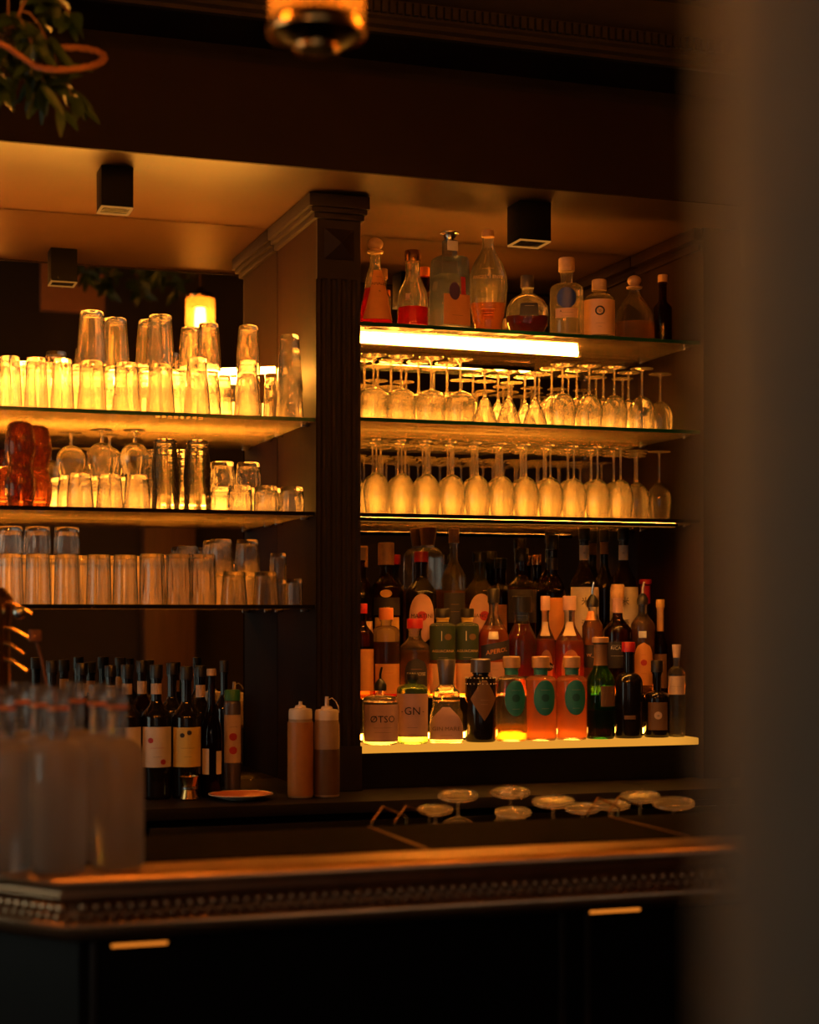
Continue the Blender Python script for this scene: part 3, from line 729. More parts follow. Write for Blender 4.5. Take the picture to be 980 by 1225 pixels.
bottle('pale green vermouth bottle with black cap and faded oval label', 574, Y3, B3, 660, 37, sh=.58, nk=.76, rn=.36, glass='olive_glass', liq='liq_gold', lev=.7, cap=('screw', 'black_plastic', .10), group=G3,
       labels=[(.10, .58, .88, 'oval', 'pink_paper', [('DISC', .36, .014, 'red_print', .010), ('BIANCO', .36, .0145, 'ink')], .1)])
bottle('clear gold spirit bottle with long neck and black label behind the green-label pair', 543, Y3, B3, 633, 35, sh=.60, nk=.76, rn=.34, glass='clear', liq='liq_gold', lev=.5, cap=('screw', 'wood_cap', .11), group=G3,
       labels=[(.12, .48, 1.0, 'rect', 'dark_paper', [('____', .40, .011, 'gold_paper'), ('_____', .34, .01, 'gold_paper')], .1)])
bottle('broad whiskey bottle with black square label on the rear step', 624, Y3, B3, 656, 38, sh=.62, nk=.74, rn=.38, glass='brown_glass', liq='liq_amber', lev=.62, cap=('screw', 'black_plastic', .12), group=G3, power=4,
       labels=[(.28, .60, 1.0, 'rect', 'ink', [('____', .50, .013, 'beige'), ('_____', .42, .01, 'beige'), ('____', .36, .01, 'beige')], .15)])
bottle('dark round bottle with beige collar label left of the tall sake bottles', 661, Y3, B3, 640, 32, sh=.50, nk=.66, rn=.38, glass='brown_glass', cap=('screw', 'black_plastic', .12), group=G3,
       labels=[(.1, .46, 1.0, 'rect', 'orange_paper', [], .1)], foil=(.7, .8, 'black_plastic'))
for xx, lb in ((699, 'tall dark sake bottle with white neck tag above the steel pourer'), (746, 'tall dark sake bottle with white neck tag above the wooden cork')):
    bottle(lb, xx, Y3, B3, 632, 36, sh=.50, nk=.74, rn=.30, glass='brown_glass', cap=('screw', 'black_plastic', .09), group=G3,
           labels=[(.04, .52, 1.15, 'rect', 'paper', [('米', .40, .026, 'ink'), ('酒', .22, .026, 'ink')], .1), (.74, .86, .36, 'rect', 'paper', [('o', .80, .011, 'ink')], 0)])
bottle('slim dark bottle between the two tall sake bottles', 723, 4.758, B3, 634, 26, sh=.50, nk=.72, rn=.36, glass='black_glass', cap=('screw', 'black_plastic', .09), group=G3, foil=(.8, .9, 'brown_paper'))
bottle('dark wine bottle with long crimson capsule beside the rum bottle', 779, 4.674, B3, 693, 28, sh=.30, nk=.50, rn=.52, glass='black_glass', cap=('plain', 'red_cap', .06), foil=(.66, .94, 'red_cap'), group=G3)
bottle('clear round bottle with wide glass stopper behind the black vermouth', 512, 4.758, B3, 631, 38, sh=.74, nk=.84, rn=.38, skind='round', glass='clear', liq='liq_gold', lev=.5, cap=('taper', 'brown_paper', .14), group=G3)
bottle('dark bottle in the gap right of the faded oval label', 599, 4.758, B3, 668, 30, sh=.62, nk=.74, rn=.4, glass='brown_glass', cap=('screw', 'black_plastic', .1), group=G3, labels=[(.1, .5, 1, 'rect', 'orange_paper', [], .2)])
bottle('small spirit bottle with black cap behind the broad whiskey bottle', 643, 4.758, B3, 664, 26, sh=.62, nk=.74, rn=.4, glass='brown_glass', liq='liq_amber', lev=.5, cap=('screw', 'brass', .1), group=G3)

# ------------------------------------------------------------------ stemmed glasses
def stemmed(kind):
    """unit glass standing upside down: bowl rim at z=0, foot on top. returns root prototype (unlinked labels)"""
    if kind == 'tulip':  Hh, rf, rs, zb = .205, .034, .0032, .092; bowl = [(.004, zb), (.013, zb + .004), (.026, zb + .016), (.0345, zb + .036), (.0365, zb + .058), (.034, zb + .085), (.0295, Hh - .0)]
    elif kind == 'wide': Hh, rf, rs, zb = .178, .036, .0036, .088; bowl = [(.005, zb), (.022, zb + .005), (.034, zb + .014), (.0395, zb + .028), (.0405, zb + .05), (.039, zb + .07), (.0385, Hh)]
    elif kind == 'cone': Hh, rf, rs, zb = .150, .034, .0034, .074; bowl = [(.004, zb), (.010, zb + .006), (.018, zb + .022), (.026, zb + .042), (.033, zb + .062), (.035, Hh)]
    elif kind == 'round': Hh, rf, rs, zb = .178, .034, .0032, .080; bowl = [(.004, zb), (.015, zb + .004), (.028, zb + .016), (.036, zb + .034), (.0375, zb + .055), (.036, zb + .08), (.0345, Hh)]
    elif kind == 'snifter': Hh, rf, rs, zb = .118, .030, .0036, .034; bowl = [(.004, zb), (.018, zb + .004), (.033, zb + .018), (.039, zb + .034), (.037, zb + .055), (.031, zb + .075), (.029, Hh)]
    elif kind == 'coupe': Hh, rf, rs, zb = .116, .045, .0042, .052; bowl = [(.004, zb), (.014, zb + .002), (.034, zb + .013), (.043, zb + .03), (.045, zb + .045), (.045, Hh)]
    elif kind == 'low_coupe': Hh, rf, rs, zb = .085, .040, .0042, .034; bowl = [(.004, zb), (.014, zb + .002), (.026, zb + .011), (.033, zb + .025), (.035, zb + .038), (.035, Hh)]
    # smooth bowl by catmull
    pts = []
    B = [bowl[0]] + bowl + [bowl[-1]]
    for i in range(1, len(B) - 2):
        for k in range(4):
            t = k / 4
            def cr(a, b, c, d): return .5 * ((2 * b) + (-a + c) * t + (2 * a - 5 * b + 4 * c - d) * t * t + (-a + 3 * b - 3 * c + d) * t ** 3)
            pts.append((cr(*[B[i + j][0] for j in (-1, 0, 1, 2)]), cr(*[B[i + j][1] for j in (-1, 0, 1, 2)])))
    pts.append(bowl[-1])
    out = [(0, zb - .001)] + pts; th = .0016
    inner = [(max(0, r - th), z + (.006 if r < .02 else .002)) for r, z in pts[1:-1]] + [(pts[-1][0] - th * .8, Hh)]
    inner[0] = (0, inner[0][1])
    prof = flip(out + inner[::-1], Hh)
    rt = bpy.data.objects.new('wine_glass' if 'coupe' not in kind else 'coupe_glass', None); COL.objects.link(rt); rt.empty_display_size = .02
    bm = bmesh.new(); lathe(bm, prof, n=28, close=False, ribs=14 if kind in ('round', 'wide') else 0, ribamp=.0004); mesh_obj('bowl', bm, 'glass', rt)
    bm = bmesh.new(); lathe(bm, flip([(0, .006), (rs * 1.3, .006), (rs, .012), (rs * .92, zb * .5), (rs, zb - .008), (rs * 1.4, zb - .0012), (0, zb - .0012)], Hh), n=14); mesh_obj('stem', bm, 'stem_glass', rt)
    if 'coupe' in kind:
        bm = bmesh.new(); lathe(bm, flip([(0, .0022), (rf * .5, .0016), (rf * .85, .001), (rf * .93, -.0012), (rf, -.0005), (rf * 1.02, .002), (rf * .99, .0045), (rf * .9, .0045), (rf * .5, .005), (rs * 2.2, .0056), (rs * 1.5, .0058), (0, .0058)], Hh), n=40)
        mesh_obj('foot', bm, 'rim_glass', rt); return rt, Hh
    bm = bmesh.new(); lathe(bm, flip([(0, 0), (rf * .96, 0), (rf, .0012), (rf * .97, .0022), (rf * .5, .0032), (rs * 2.2, .0048), (rs * 1.5, .0058), (0, .0058)], Hh), n=32); mesh_obj('foot', bm, 'stem_glass' if 'coupe' not in kind else 'glass', rt)
    return rt, Hh
used = {}
protos = {}
def put_glass(kind, loc_, label, group, cat='glass', rot=None):
    if kind not in protos: protos[kind] = MAKERS[kind]()[0] if callable(MAKERS[kind]) else None
    p = protos[kind]
    if kind not in used:
        used[kind] = 1; o = p
    else: o = copy_tree(p)
    o.location = loc_; o.rotation_euler = rot or (0, 0, random.uniform(0, 6.28))
    o['label'] = label; o['category'] = cat; o['group'] = group
    return o
MAKERS = {k: (lambda k=k: stemmed(k)) for k in ('tulip', 'wide', 'cone', 'round', 'snifter', 'coupe', 'low_coupe')}

def tumbler(kind):
    th = .0028
    rt = None
    if kind == 'highball': h, rb, rt_ = .128, .030, .0385; ribs, amp, tw, mat = 12, .0005, 0, 'glass'
    elif kind == 'slim': h, rb, rt_ = .130, .025, .031; ribs, amp, tw, mat = 12, .0005, 0, 'glass'
    elif kind == 'beer':   h, rb, rt_ = .150, .025, .036; ribs, amp, tw, mat = 0, 0, 0, 'glass'
    elif kind == 'swirl':  h, rb, rt_ = .128, .026, .034; ribs, amp, tw, mat = 10, .0009, 45, 'cut_glass'
    elif kind == 'cut_short': h, rb, rt_ = .068, .031, .034; ribs, amp, tw, mat = 12, .0012, 0, 'cut_glass'
    elif kind == 'cut_tall': h, rb, rt_ = .132, .031, .034; ribs, amp, tw, mat = 12, .0012, 0, 'cut_glass'
    elif kind == 'plain_tall': h, rb, rt_ = .128, .030, .0335; ribs, amp, tw, mat = 0, 0, 0, 'glass'
    elif kind == 'nest': h, rb, rt_ = .085, .028, .037; ribs, amp, tw, mat = 0, 0, 0, 'nest_glass'
    elif kind == 'short': h, rb, rt_ = .088, .029, .036; ribs, amp, tw, mat = 10, .0006, 0, 'cut_glass'
    elif kind == 'barrel':
        prof = [(.018, 0), (.028, .006), (.036, .030), (.039, .055), (.038, .08), (.033, .100), (.031, .108)]; mat = 'copper_glass'; h = .108
    elif kind == 'jar': h, rb, rt_ = .07, .022, .022; ribs, amp, tw, mat = 8, .0012, 0, 'cut_glass'
    if kind == 'barrel':
        P = []
        for (a, b), (c, d) in zip(prof, prof[1:]):
            for k in range(3): P.append((a + (c - a) * k / 3, b + (d - b) * k / 3))
        P.append(prof[-1]); full = [(0, 0)] + P + [(max(0, r - .0016), z + .002) for r, z in P[::-1][0:]] ; full[-1] = (0, full[-1][1])
        bm = bmesh.new(); lathe(bm, flip(full, h), n=32, close=False)
    else:
        P = [(rb * .93, 0), (rb, .003)] + ([(rb * 1.09, .004), (rb * 1.09, .008), (rb * 1.01, .010)] if kind == 'nest' else []) + [(rb + (rt_ - rb) * k / 7, .003 + (h - .003) * k / 7) for k in range(2 if kind == 'nest' else 1, 8)]
        full = [(0, 0)] + P + [(rt_ - .0014, h)] + [(rb + (rt_ - rb) * k / 6 - th, .003 + (h - .003) * k / 6) for k in range(5, 0, -1)] + [(rb - th * 1.2, .012), (0, .0105)]
        bm = bmesh.new(); lathe(bm, flip(full, h), n=48 if ribs else 32, close=False, ribs=ribs, ribamp=amp, ribz=(.004, h - .02), twist=tw)
    nm = {'barrel': 'copper_cup', 'jar': 'spice_jar'}.get(kind, 'tumbler')
    return mesh_obj(nm, bm, mat), h
for k in ('highball', 'slim', 'beer', 'swirl', 'cut_short', 'cut_tall', 'plain_tall', 'nest', 'short', 'barrel', 'jar'): MAKERS[k] = (lambda k=k: tumbler(k))
HT = dict(highball=.128, slim=.130, beer=.150, swirl=.128, cut_short=.068, cut_tall=.132, plain_tall=.128, nest=.085, short=.088, barrel=.108, jar=.07)

# third shelf: tall wine glasses, four staggered rows
pitch = .0735
for row in range(4):
    Y = 4.445 + row * .078
    n = 0
    x = XP1 + .045 + (pitch / 2 if row % 2 else 0)
    xmax = XY(742, 4.445) + .004 if row == 0 else XR - .055
    xs = []
    while x < xmax + .001: xs.append(x); x += pitch
    if row == 0:
        d = XY(743, 4.445) - xs[-1]; xs = [v + d for v in xs if v + d > XP1 + .036]
    for i, v in enumerate(xs):
        put_glass('tulip', (v, Y + random.uniform(-.003, .003), S2 + .0004), f'tall upside-down wine glass, {ORD[i]} from the pillar in the {ROW[row]} of the third shelf', 'tall wine glasses on the third shelf')
# second shelf of the right bay
ZS = 2.0374
kinds_x = [(XY(436, 4.45), 'wide')]
front = [('wide', 440), ('wide', 464), ('wide', 487), ('wide', 517), ('wide', 551), ('cone', 580), ('cone', 604), ('cone', 625), ('cone', 648), ('round', 674), ('round', 697), ('round', 722), ('round', 748), ('round', 770), ('round', 794)]
cnt = {}
def shelf2(row, lst, Y):
    last = -9
    for i, (k, px) in enumerate(lst):
        X = XY(px, Y)
        if X < XP1 + .042 or X > XR - .04: continue
        rmin = .072
        if X - last < rmin: X = last + rmin
        if X > XR - .04: continue
        last = X
        cnt[row] = cnt.get(row, 0) + 1
        word = {'wide': 'wide-bowled', 'cone': 'cone-shaped', 'round': 'round-bowled'}[k]
        put_glass(k, (X, Y, ZS), f'upside-down {word} stemmed glass, {ORD[cnt[row] - 1]} from the pillar in the {ROW[row]} of the second shelf', 'short stemmed glasses on the second shelf')
shelf2(0, [('wide', 447), ('wide', 480), ('wide', 516), ('wide', 551), ('cone', 580), ('cone', 606), ('cone', 640), ('round', 673), ('round', 705), ('round', 735), ('round', 768)], 4.455)
shelf2(1, [('wide', 436), ('wide', 468), ('wide', 501), ('wide', 535), ('cone', 566), ('cone', 596), ('cone', 628), ('round', 660), ('round', 690), ('round', 722), ('round', 752), ('round', 790)], 4.54)
shelf2(2, [('wide', 452), ('wide', 486), ('wide', 519), ('cone', 552), ('cone', 580), ('cone', 612), ('round', 645), ('round', 680), ('round', 713), ('round', 745)], 4.66 + .0)
# ---- left bay, top shelf
ZT = S1L + .0004
LG = 'highball tumblers on the left top shelf'
def left_row(z, Y, lst, shelf_name, row, group, up=None):
    """lst: (kind, px, count stacked)"""
    for i, (k, px, st) in enumerate(lst):
        X = XY(px, Y)
        h = HT[k]; zz = z
        for s_ in range(st):
            nest = {'nest': .019, 'beer': .036, 'highball': .0}.get(k, 0)
            lv = (['bottom', 'second', 'third', 'fourth', 'fifth', 'sixth'] if st > 2 else ['lower', 'upper'])[s_] if st > 1 else ''
            nm = {'highball': 'ribbed highball tumbler', 'slim': 'slim ribbed tumbler', 'beer': 'flared beer tumbler', 'swirl': 'swirl-cut tumbler', 'cut_short': 'short cut-glass tumbler', 'cut_tall': 'tall cut-glass tumbler', 'plain_tall': 'plain straight tumbler', 'nest': 'nested tumbler', 'short': 'squat tumbler', 'barrel': 'copper barrel cup', 'jar': 'small glass jar'}[k]
            if st == 1: lab = f'{nm}, {ORD[i]} glass from left in the {ROW[row]} of the {shelf_name}'
            else: lab = f'{nm}, {lv} of stack in {ORD[i]} place, {ROW[row]}, {shelf_name}'
            put_glass(k, (X + random.uniform(-.001, .001), Y, zz), lab, group, cat='cup' if k == 'barrel' else 'jar' if k == 'jar' else 'glass')
            zz += (nest or h) + .0006
left_row(ZT, 4.445, [('slim', 12, 1), ('slim', 43, 1), ('slim', 75, 1), ('highball', 110, 2), ('highball', 151, 1), ('highball', 192, 2), ('beer', 236, 1), ('beer', 296, 1), ('beer', 347, 3)], 'left top shelf', 0, LG)
left_row(ZT, 4.53, [('slim', 0, 1), ('slim', 30, 1), ('slim', 61, 1), ('highball', 97, 1), ('highball', 138, 2), ('highball', 179, 2), ('swirl', 214, 1), ('swirl', 250, 2), ('swirl', 297, 2), ('slim', 328, 1)], 'left top shelf', 1, LG)
left_row(ZT, 4.61, [('slim', 18, 1), ('slim', 52, 1), ('slim', 88, 1), ('slim', 122, 1), ('slim', 155, 1), ('slim', 190, 1), ('swirl', 228, 2), ('slim', 265, 1), ('slim', 300, 1)], 'left top shelf', 2, LG)
# ---- left bay, middle shelf
ZM = S2 + .0004; MG = 'glasses on the left middle shelf'
left_row(ZM, 4.445, [('barrel', 24, 2), ('short', 98 - 2, 1), ('short', 131, 1), ('short', 164, 1), ('nest', 198, 6), ('nest', 236, 6), ('cut_short', 287, 1), ('cut_short', 318, 1), ('cut_short', 349, 1)], 'left middle shelf', 0, MG)
left_row(ZM, 4.53, [('barrel', 6, 1), ('barrel', 52, 2) if False else ('barrel', 44, 2), ('short', 84, 1), ('short', 119, 1), ('short', 153, 1), ('nest', 189, 5), ('nest', 225, 5), ('cut_short', 266, 2), ('cut_short', 297, 2), ('cut_short', 327, 1)], 'left middle shelf', 1, MG)
left_row(ZM, 4.62, [('short', 76 - 3, 1), ('short', 108, 1), ('short', 142, 1), ('short', 178, 1), ('cut_short', 262, 1), ('cut_short', 300, 1)], 'left middle shelf', 2, MG)
zs = ZM + .0885 + .0004
for (px, Y, w_) in ((122, 4.445 + .03, 'between the copper cups and nested stacks, nearer the cups'), (161, 4.455, 'right beside the nested glass stacks'), (85, 4.58, 'half hidden behind the copper cups'), (131, 4.60, 'in the row behind the front pair')):
    put_glass('snifter', (XY(px, Y), Y, zs), f'upside-down snifter on squat tumblers {w_}', 'snifters resting on the squat tumblers')
# ---- left bay, lowest shelf
ZB = S3L + .0004; BG = 'glasses on the left lowest shelf'
left_row(ZB, 4.445, [('plain_tall', 12, 1), ('plain_tall', 45, 1), ('plain_tall', 80, 1), ('plain_tall', 118, 1), ('plain_tall', 150, 1), ('cut_tall', 182, 1), ('cut_tall', 214, 1), ('cut_tall', 244, 1), ('short', 280, 1), ('short', 318, 1), ('jar', 352, 1)], 'left lowest shelf', 0, BG)
left_row(ZB, 4.53, [('plain_tall', 28, 1), ('plain_tall', 63, 1), ('plain_tall', 97, 1), ('plain_tall', 131, 1), ('plain_tall', 165, 1), ('cut_tall', 199, 1), ('cut_tall', 230, 1), ('short', 264, 2), ('short', 296, 2), ('jar', 333, 1)], 'left lowest shelf', 1, BG)
left_row(ZB, 4.62, [('plain_tall', 10, 1), ('plain_tall', 45, 1), ('plain_tall', 82, 1), ('plain_tall', 115, 1), ('plain_tall', 150, 1), ('cut_tall', 186, 1), ('cut_tall', 220, 1), ('short', 256, 2), ('short', 292, 1)], 'left lowest shelf', 2, BG)
zs = ZB + .1295
for px, Y in ((45, 4.445), (12, 4.445), (80, 4.445)):
    w_ = {12: 'at the left edge of the picture', 45: 'over the second front tumbler', 80: 'over the third front tumbler'}[px]
    o = put_glass('cut_short', (XY(px, Y), Y, zs), f'short tumbler stacked on the left lowest shelf {w_}', BG)
put_glass('jar', (XY(333, 4.53), 4.53, ZB + .071), 'small glass jar stacked on another at the right end of the left lowest shelf', BG, 'jar')

# ------------------------------------------------------------------ left counter bottles
LC = CZ + .0005; CG = 'bottles on the back counter'
SY = dict(sh=.60, nk=.74, rn=.34, glass='black_glass', cap=('screw', 'black_plastic', .1))
bottle('dark syrup bottle with white floral label on the back counter', 187, 4.36, LC, 795, 36, **SY, group=CG, labels=[(.24, .54, 1.15, 'rect', 'paper', [('DISC', .44, .007, 'red_print', -.018), ('DISC', .28, .007, 'red_print', .014), ('_____', .40, .014, 'red_print'), ('____', .33, .01, 'ink')], .1), (.78, .86, .4, 'rect', 'beige', [], 0)])
bottle('dark syrup bottle with yellow fruit label on the back counter', 223, 4.36, LC, 797, 35, **SY, group=CG, labels=[(.24, .54, 1.15, 'rect', 'yellow_paper', [('DISC', .48, .006, 'ink', -.014), ('DISC', .50, .006, 'ink', .004), ('_____', .40, .014, 'brown_paper'), ('____', .33, .01, 'ink')], .1)])
bottle('dark syrup bottle half hidden behind the frosted bottles', 152, 4.36, LC, 795, 35, **SY, group=CG, labels=[(.24, .54, 1.15, 'rect', 'paper', [('_____', .40, .014, 'red_print')], .1), (.78, .86, .4, 'rect', 'beige', [], 0)])
bottle('slender wine bottle with two small pale labels on the back counter', 253, 4.36, LC, 800, 33, sh=.46, nk=.78, rn=.34, glass='brown_glass', liq='liq_dark', lev=.45, cap=('plain', 'cork', .05), group=CG, labels=[(.18, .38, .38, 'rect', 'paper', [], -.6), (.18, .36, .30, 'rect', 'paper', [], .75)])
bottle('slim can with green cap and red printed label on the back counter', 278, 4.42, LC, 825, 20, sh=.86, nk=.9, rn=.7, skind='round', glass='grey_metal', cap=('plain', 'green_cap', .10), group=CG, labels=[(.30, .76, 1.3, 'rect', 'beige', [('DISC', .55, .010, 'red_print'), ('DISC', .42, .010, 'red_print'), ('____', .66, .010, 'ink')], .1)])
for i, (px, w_) in enumerate(((62, 'behind the taps'), (98, 'third from the left edge'), (132, 'behind the rightmost frosted bottles'), (170, 'behind the floral-label bottle'), (206, 'between the floral and yellow label bottles'), (240, 'behind the wine bottle'), (268, 'nearest the pillar'))):
    bottle(f'dark dim bottle in the counter rear row, {w_}', px, 4.62, LC, 790 + (i % 3) * 3, 32, sh=.6, nk=.74, rn=.34, glass='brown_glass' if i % 2 else 'black_glass', cap=('screw', 'black_plastic', .09), group='dim bottles at the rear of the counter',
           foil=(.74, .84, 'beige') if i in (1, 2, 3, 5) else None)
# small gold-rimmed jar
p = at(226, HY, 4.30); p.z = LC
j = root('jigger', p, 'small brass-banded measuring cup on the back counter beside the yellow label bottle', 'cup')
bm = bmesh.new(); lathe(bm, [(0, 0), (.022, 0), (.024, .004), (.018, .028), (.017, .032), (.024, .058), (.0255, .060), (.024, .0605), (.016, .034), (0, .033)], n=32, close=False); mesh_obj('cup', bm, 'brass', j)
bm = bmesh.new(); lathe(bm, [(.0185, .0265), (.0205, .028), (.0205, .033), (.0185, .0345), (.017, .031)], n=32, close=False); mesh_obj('band', bm, 'steel', j)
p = at(288, HY, 4.27); p.z = LC
o = root('saucer', p, 'small terracotta coloured saucer lying on the back counter', 'plate')
bm = bmesh.new(); lathe(bm, [(0, 0), (.045, 0), (.05, .003), (.080, .012), (.083, .014), (.082, .0155), (.078, .0145)], n=48, close=False); mesh_obj('rim', bm, 'ceramic', o)
bm = bmesh.new(); lathe(bm, [(0, .0045), (.046, .0048), (.0775, .0148)], n=48, close=False); mesh_obj('well', bm, 'plate_glaze', o)
# squeeze bottles
def squeeze(x, ytop, ybody, lab, fill, lev, closed):
    Y = 4.27; p = at(x, HY, Y); p.z = LC; s = sc_(x, Y)
    r = root('squeeze_bottle', p, lab, 'squeeze bottle', 'squeeze bottles on the counter')
    hb = H + (HY - ybody) / s - LC; R = 15.3 / s
    bm = bmesh.new(); lathe(bm, [(0, 0), (R * .94, 0), (R, .004), (R, hb * .93), (R * .93, hb * .98), (R * .9, hb), (0, hb)], n=36); mesh_obj('body', bm, 'squeeze_plastic', r)
    bm = bmesh.new(); z = hb
    lathe(bm, [(0, z), (R * .93, z), (R * .92, z + .020), (R * .86, z + .026), (R * .45, z + .028), (R * .4, z + .034), (R * .16, z + .036), (R * .14, z + (.045 if closed else .060)), (0, z + (.045 if closed else .060))], n=36, ribs=0); c = mesh_obj('cap', bm, 'squeeze_cap', r)
    bm = bmesh.new(); lathe(bm, [(0, .004), (R * .97 + .0006, .0045), (R + .0006, .008), (R + .0006, hb * lev), (R * .9, hb * lev + .001)], n=36, close=False); mesh_obj('contents', bm, fill, r)
    if not closed:
        bm = bmesh.new(); pts = [(R * .14 * cos(a) + .001, 0, 0) for a in ()]
        tube(bm, [(.004, 0, z + .052), (.014, 0, z + .056), (.024, 0, z + .048), (.031, 0, z + .034), (.033, 0, z + .018)], .0013, 6); mesh_obj('cap_tether', bm, 'squeeze_cap', c)
squeeze(359.5, 843, 860, 'squeeze bottle with low closed cap, full of light sauce', 'sauce', .96, True)
squeeze(391, 830, 861, 'squeeze bottle with raised nozzle and looped tether, darker lower half', 'syrup', .62, False)

# ------------------------------------------------------------------ front bar
FY = 2.68
cor = Vector((.348, FY)); dl = Vector((-.604, .797)).normalized()
path = [Vector((3.6, FY)), cor, cor + dl * .5]
def offset_path(path, d):
    """offset towards the room (outward) by d, mitred"""
    out = []
    ns = []
    for a, b in zip(path, path[1:]):
        t = (b - a).normalized(); ns.append(Vector((-t.y, t.x)))   # left of travel direction (travel is -X) -> -Y
    for i, p in enumerate(path):
        if i == 0: out.append(p + ns[0] * d)
        elif i == len(path) - 1: out.append(p + ns[-1] * d)
        else:
            m = (ns[i - 1] + ns[i]).normalized(); out.append(p + m * (d / m.dot(ns[i])))
    return out
bar = root('bar_counter', (1.5, 3.0, 0), 'front bar counter with ornate beaded metal edge running across the picture', 'bar counter')
prof = [(-.09, BARZ + .001), (-.012, BARZ + .002), (.004, BARZ + .003), (.014, BARZ - .001), (.020, BARZ - .008), (.021, BARZ - .015), (.016, BARZ - .021), (.006, BARZ - .024), (.006, BARZ - .028), (.012, BARZ - .030), (.012, BARZ - .034),
        (-.002, BARZ - .040), (-.006, BARZ - .048), (-.004, BARZ - .070), (.001, BARZ - .074), (.005, BARZ - .080), (.004, BARZ - .088), (-.002, BARZ - .096), (-.012, BARZ - .102), (-.02, BARZ - .107), (-.045, BARZ - .107)]
bm = bmesh.new(); rings = []
for d, z in prof: rings.append([bm.verts.new((q.x, q.y, z)) for q in offset_path(path, d)])
for A, B in zip(rings, rings[1:]):
    for i in range(len(A) - 1): bm.faces.new((A[i], A[i + 1], B[i + 1], B[i]))
loc(mesh_obj('metal_edge', bm, 'zinc', angle=50), bar)
bm = bmesh.new()
for (off, zz, rad, stp, ph) in ((.004, BARZ - .051, .0088, .0185, 0), (.003, BARZ - .0645, .0058, .0185, .5)):
    pp = offset_path(path, off)
    for a, b in zip(pp, pp[1:]):
        L = (b - a).length; n = int(L / stp)
        for k in range(n):
            q = a.lerp(b, (k + ph) * stp / L)
            d = (b - a).normalized()
            m = Matrix.Translation((q.x, q.y, zz)) @ Matrix.Rotation(atan2(d.y, d.x), 4, 'Z') @ Matrix.Diagonal((1.05, .9, 1.1, 1))
            bmesh.ops.create_uvsphere(bm, u_segments=8, v_segments=6, radius=rad, matrix=m)
be = loc(mesh_obj('beading', bm, 'zinc', angle=80), bar)
def prism(bm, pts, z0, z1):
    A = [bm.verts.new((p.x, p.y, z0)) for p in pts]; B = [bm.verts.new((p.x, p.y, z1)) for p in pts]
    n = len(pts)
    for i in range(n): bm.faces.new((A[i], A[(i + 1) % n], B[(i + 1) % n], B[i]))
    bm.faces.new(A[::-1]); bm.faces.new(B)
bm = bmesh.new(); prism(bm, offset_path(path, -.085) + offset_path(path, -.44)[::-1], BARZ - .04, BARZ - .004); loc(mesh_obj('counter_top', bm, 'counter', smooth=False), bar)
bm = bmesh.new(); prism(bm, offset_path(path, -.07) + offset_path(path, -.40)[::-1], .0, BARZ - .045); loc(mesh_obj('bar_front', bm, 'bar_panel', smooth=False), bar)
for x in (-.0, 0):
    pass
for X0, X1 in ((.40, 1.225), (1.262, 2.09), (2.13, 2.95)):
    bm = bmesh.new(); y0 = FY + .07
    z0, z1 = .2, .985
    for a in ((X0, X0 + .012, z0, z1), (X1 - .012, X1, z0, z1), (X0, X1, z0, z0 + .012)): add_box(bm, a[0], a[1], y0 - .008, y0 - .0005, a[2], a[3], bevel=.002)
    loc(mesh_obj('panel_trim', bm, 'bar_panel_edge'), bar)
for (xa, xb, yy, w_) in ((133, 200, 1134, 'below the frosted bottles'), (705, 765, 1093.5, 'right of the panel trim')):
    yp = FY + .062; a, b = at(xa, yy, yp), at(xb, yy, yp)
    r = root('slot_light', (a.x, yp, a.z), f'small glowing orange slot light under the bar edge, {w_}', 'light', 'slot lights under the bar edge')
    bm = bmesh.new(); add_box(bm, a.x - .004, b.x + .004, yp - .002, yp + .0075, a.z - .0015, a.z + .010, bevel=.001); loc(mesh_obj('housing', bm, 'black_metal'), r)
    bm = bmesh.new(); add_box(bm, a.x, b.x, yp - .004, yp - .0022, a.z + .0008, a.z + .0062); loc(mesh_obj('lens', bm, 'slot_glow', smooth=False), r)
# rubber mats
for i, (a, b) in enumerate(((-.02, .474), (.474, .977), (.977, 1.48), (1.48, 1.98), (1.98, 2.5))):
    w_ = ['beneath and behind the frosted bottles', 'right of the frosted bottles', 'between the two metal seams', 'right of the second metal seam', 'hidden behind the dark jamb'][i]
    r = root('bar_mat', ((a + b) / 2, 2.95, BARZ - .004), f'dark flat bar mat {w_}', 'mat', 'bar mats')
    bm = bmesh.new()
    if i == 0:
        pts = [Vector((b - .004, FY + .088)), Vector((.385, FY + .088)), Vector((.385, FY + .088)) + dl * .5, Vector((.11, 3.08)), Vector((b - .004, 3.10))]
        pts = [Vector((b - .004, FY + .088)), Vector((.392, FY + .088)), Vector((.13, FY + .088 + .346)), Vector((.2, 3.10)), Vector((b - .004, 3.10))]
        prism(bm, pts, BARZ - .0038, BARZ + .0025)
    else: add_box(bm, a + .003, b - .003, FY + .088, 3.10, BARZ - .0038, BARZ + .0025, bevel=.001)
    loc(mesh_obj('rubber_pad', bm, 'mat_rubber', smooth=False), r)
    if i < 4:
        bm = bmesh.new(); add_box(bm, b - .0025, b + .0025, FY + .089, 3.10, BARZ - .0038, BARZ + .0035); loc(mesh_obj('seam_strip', bm, 'seam_metal', smooth=False), r)
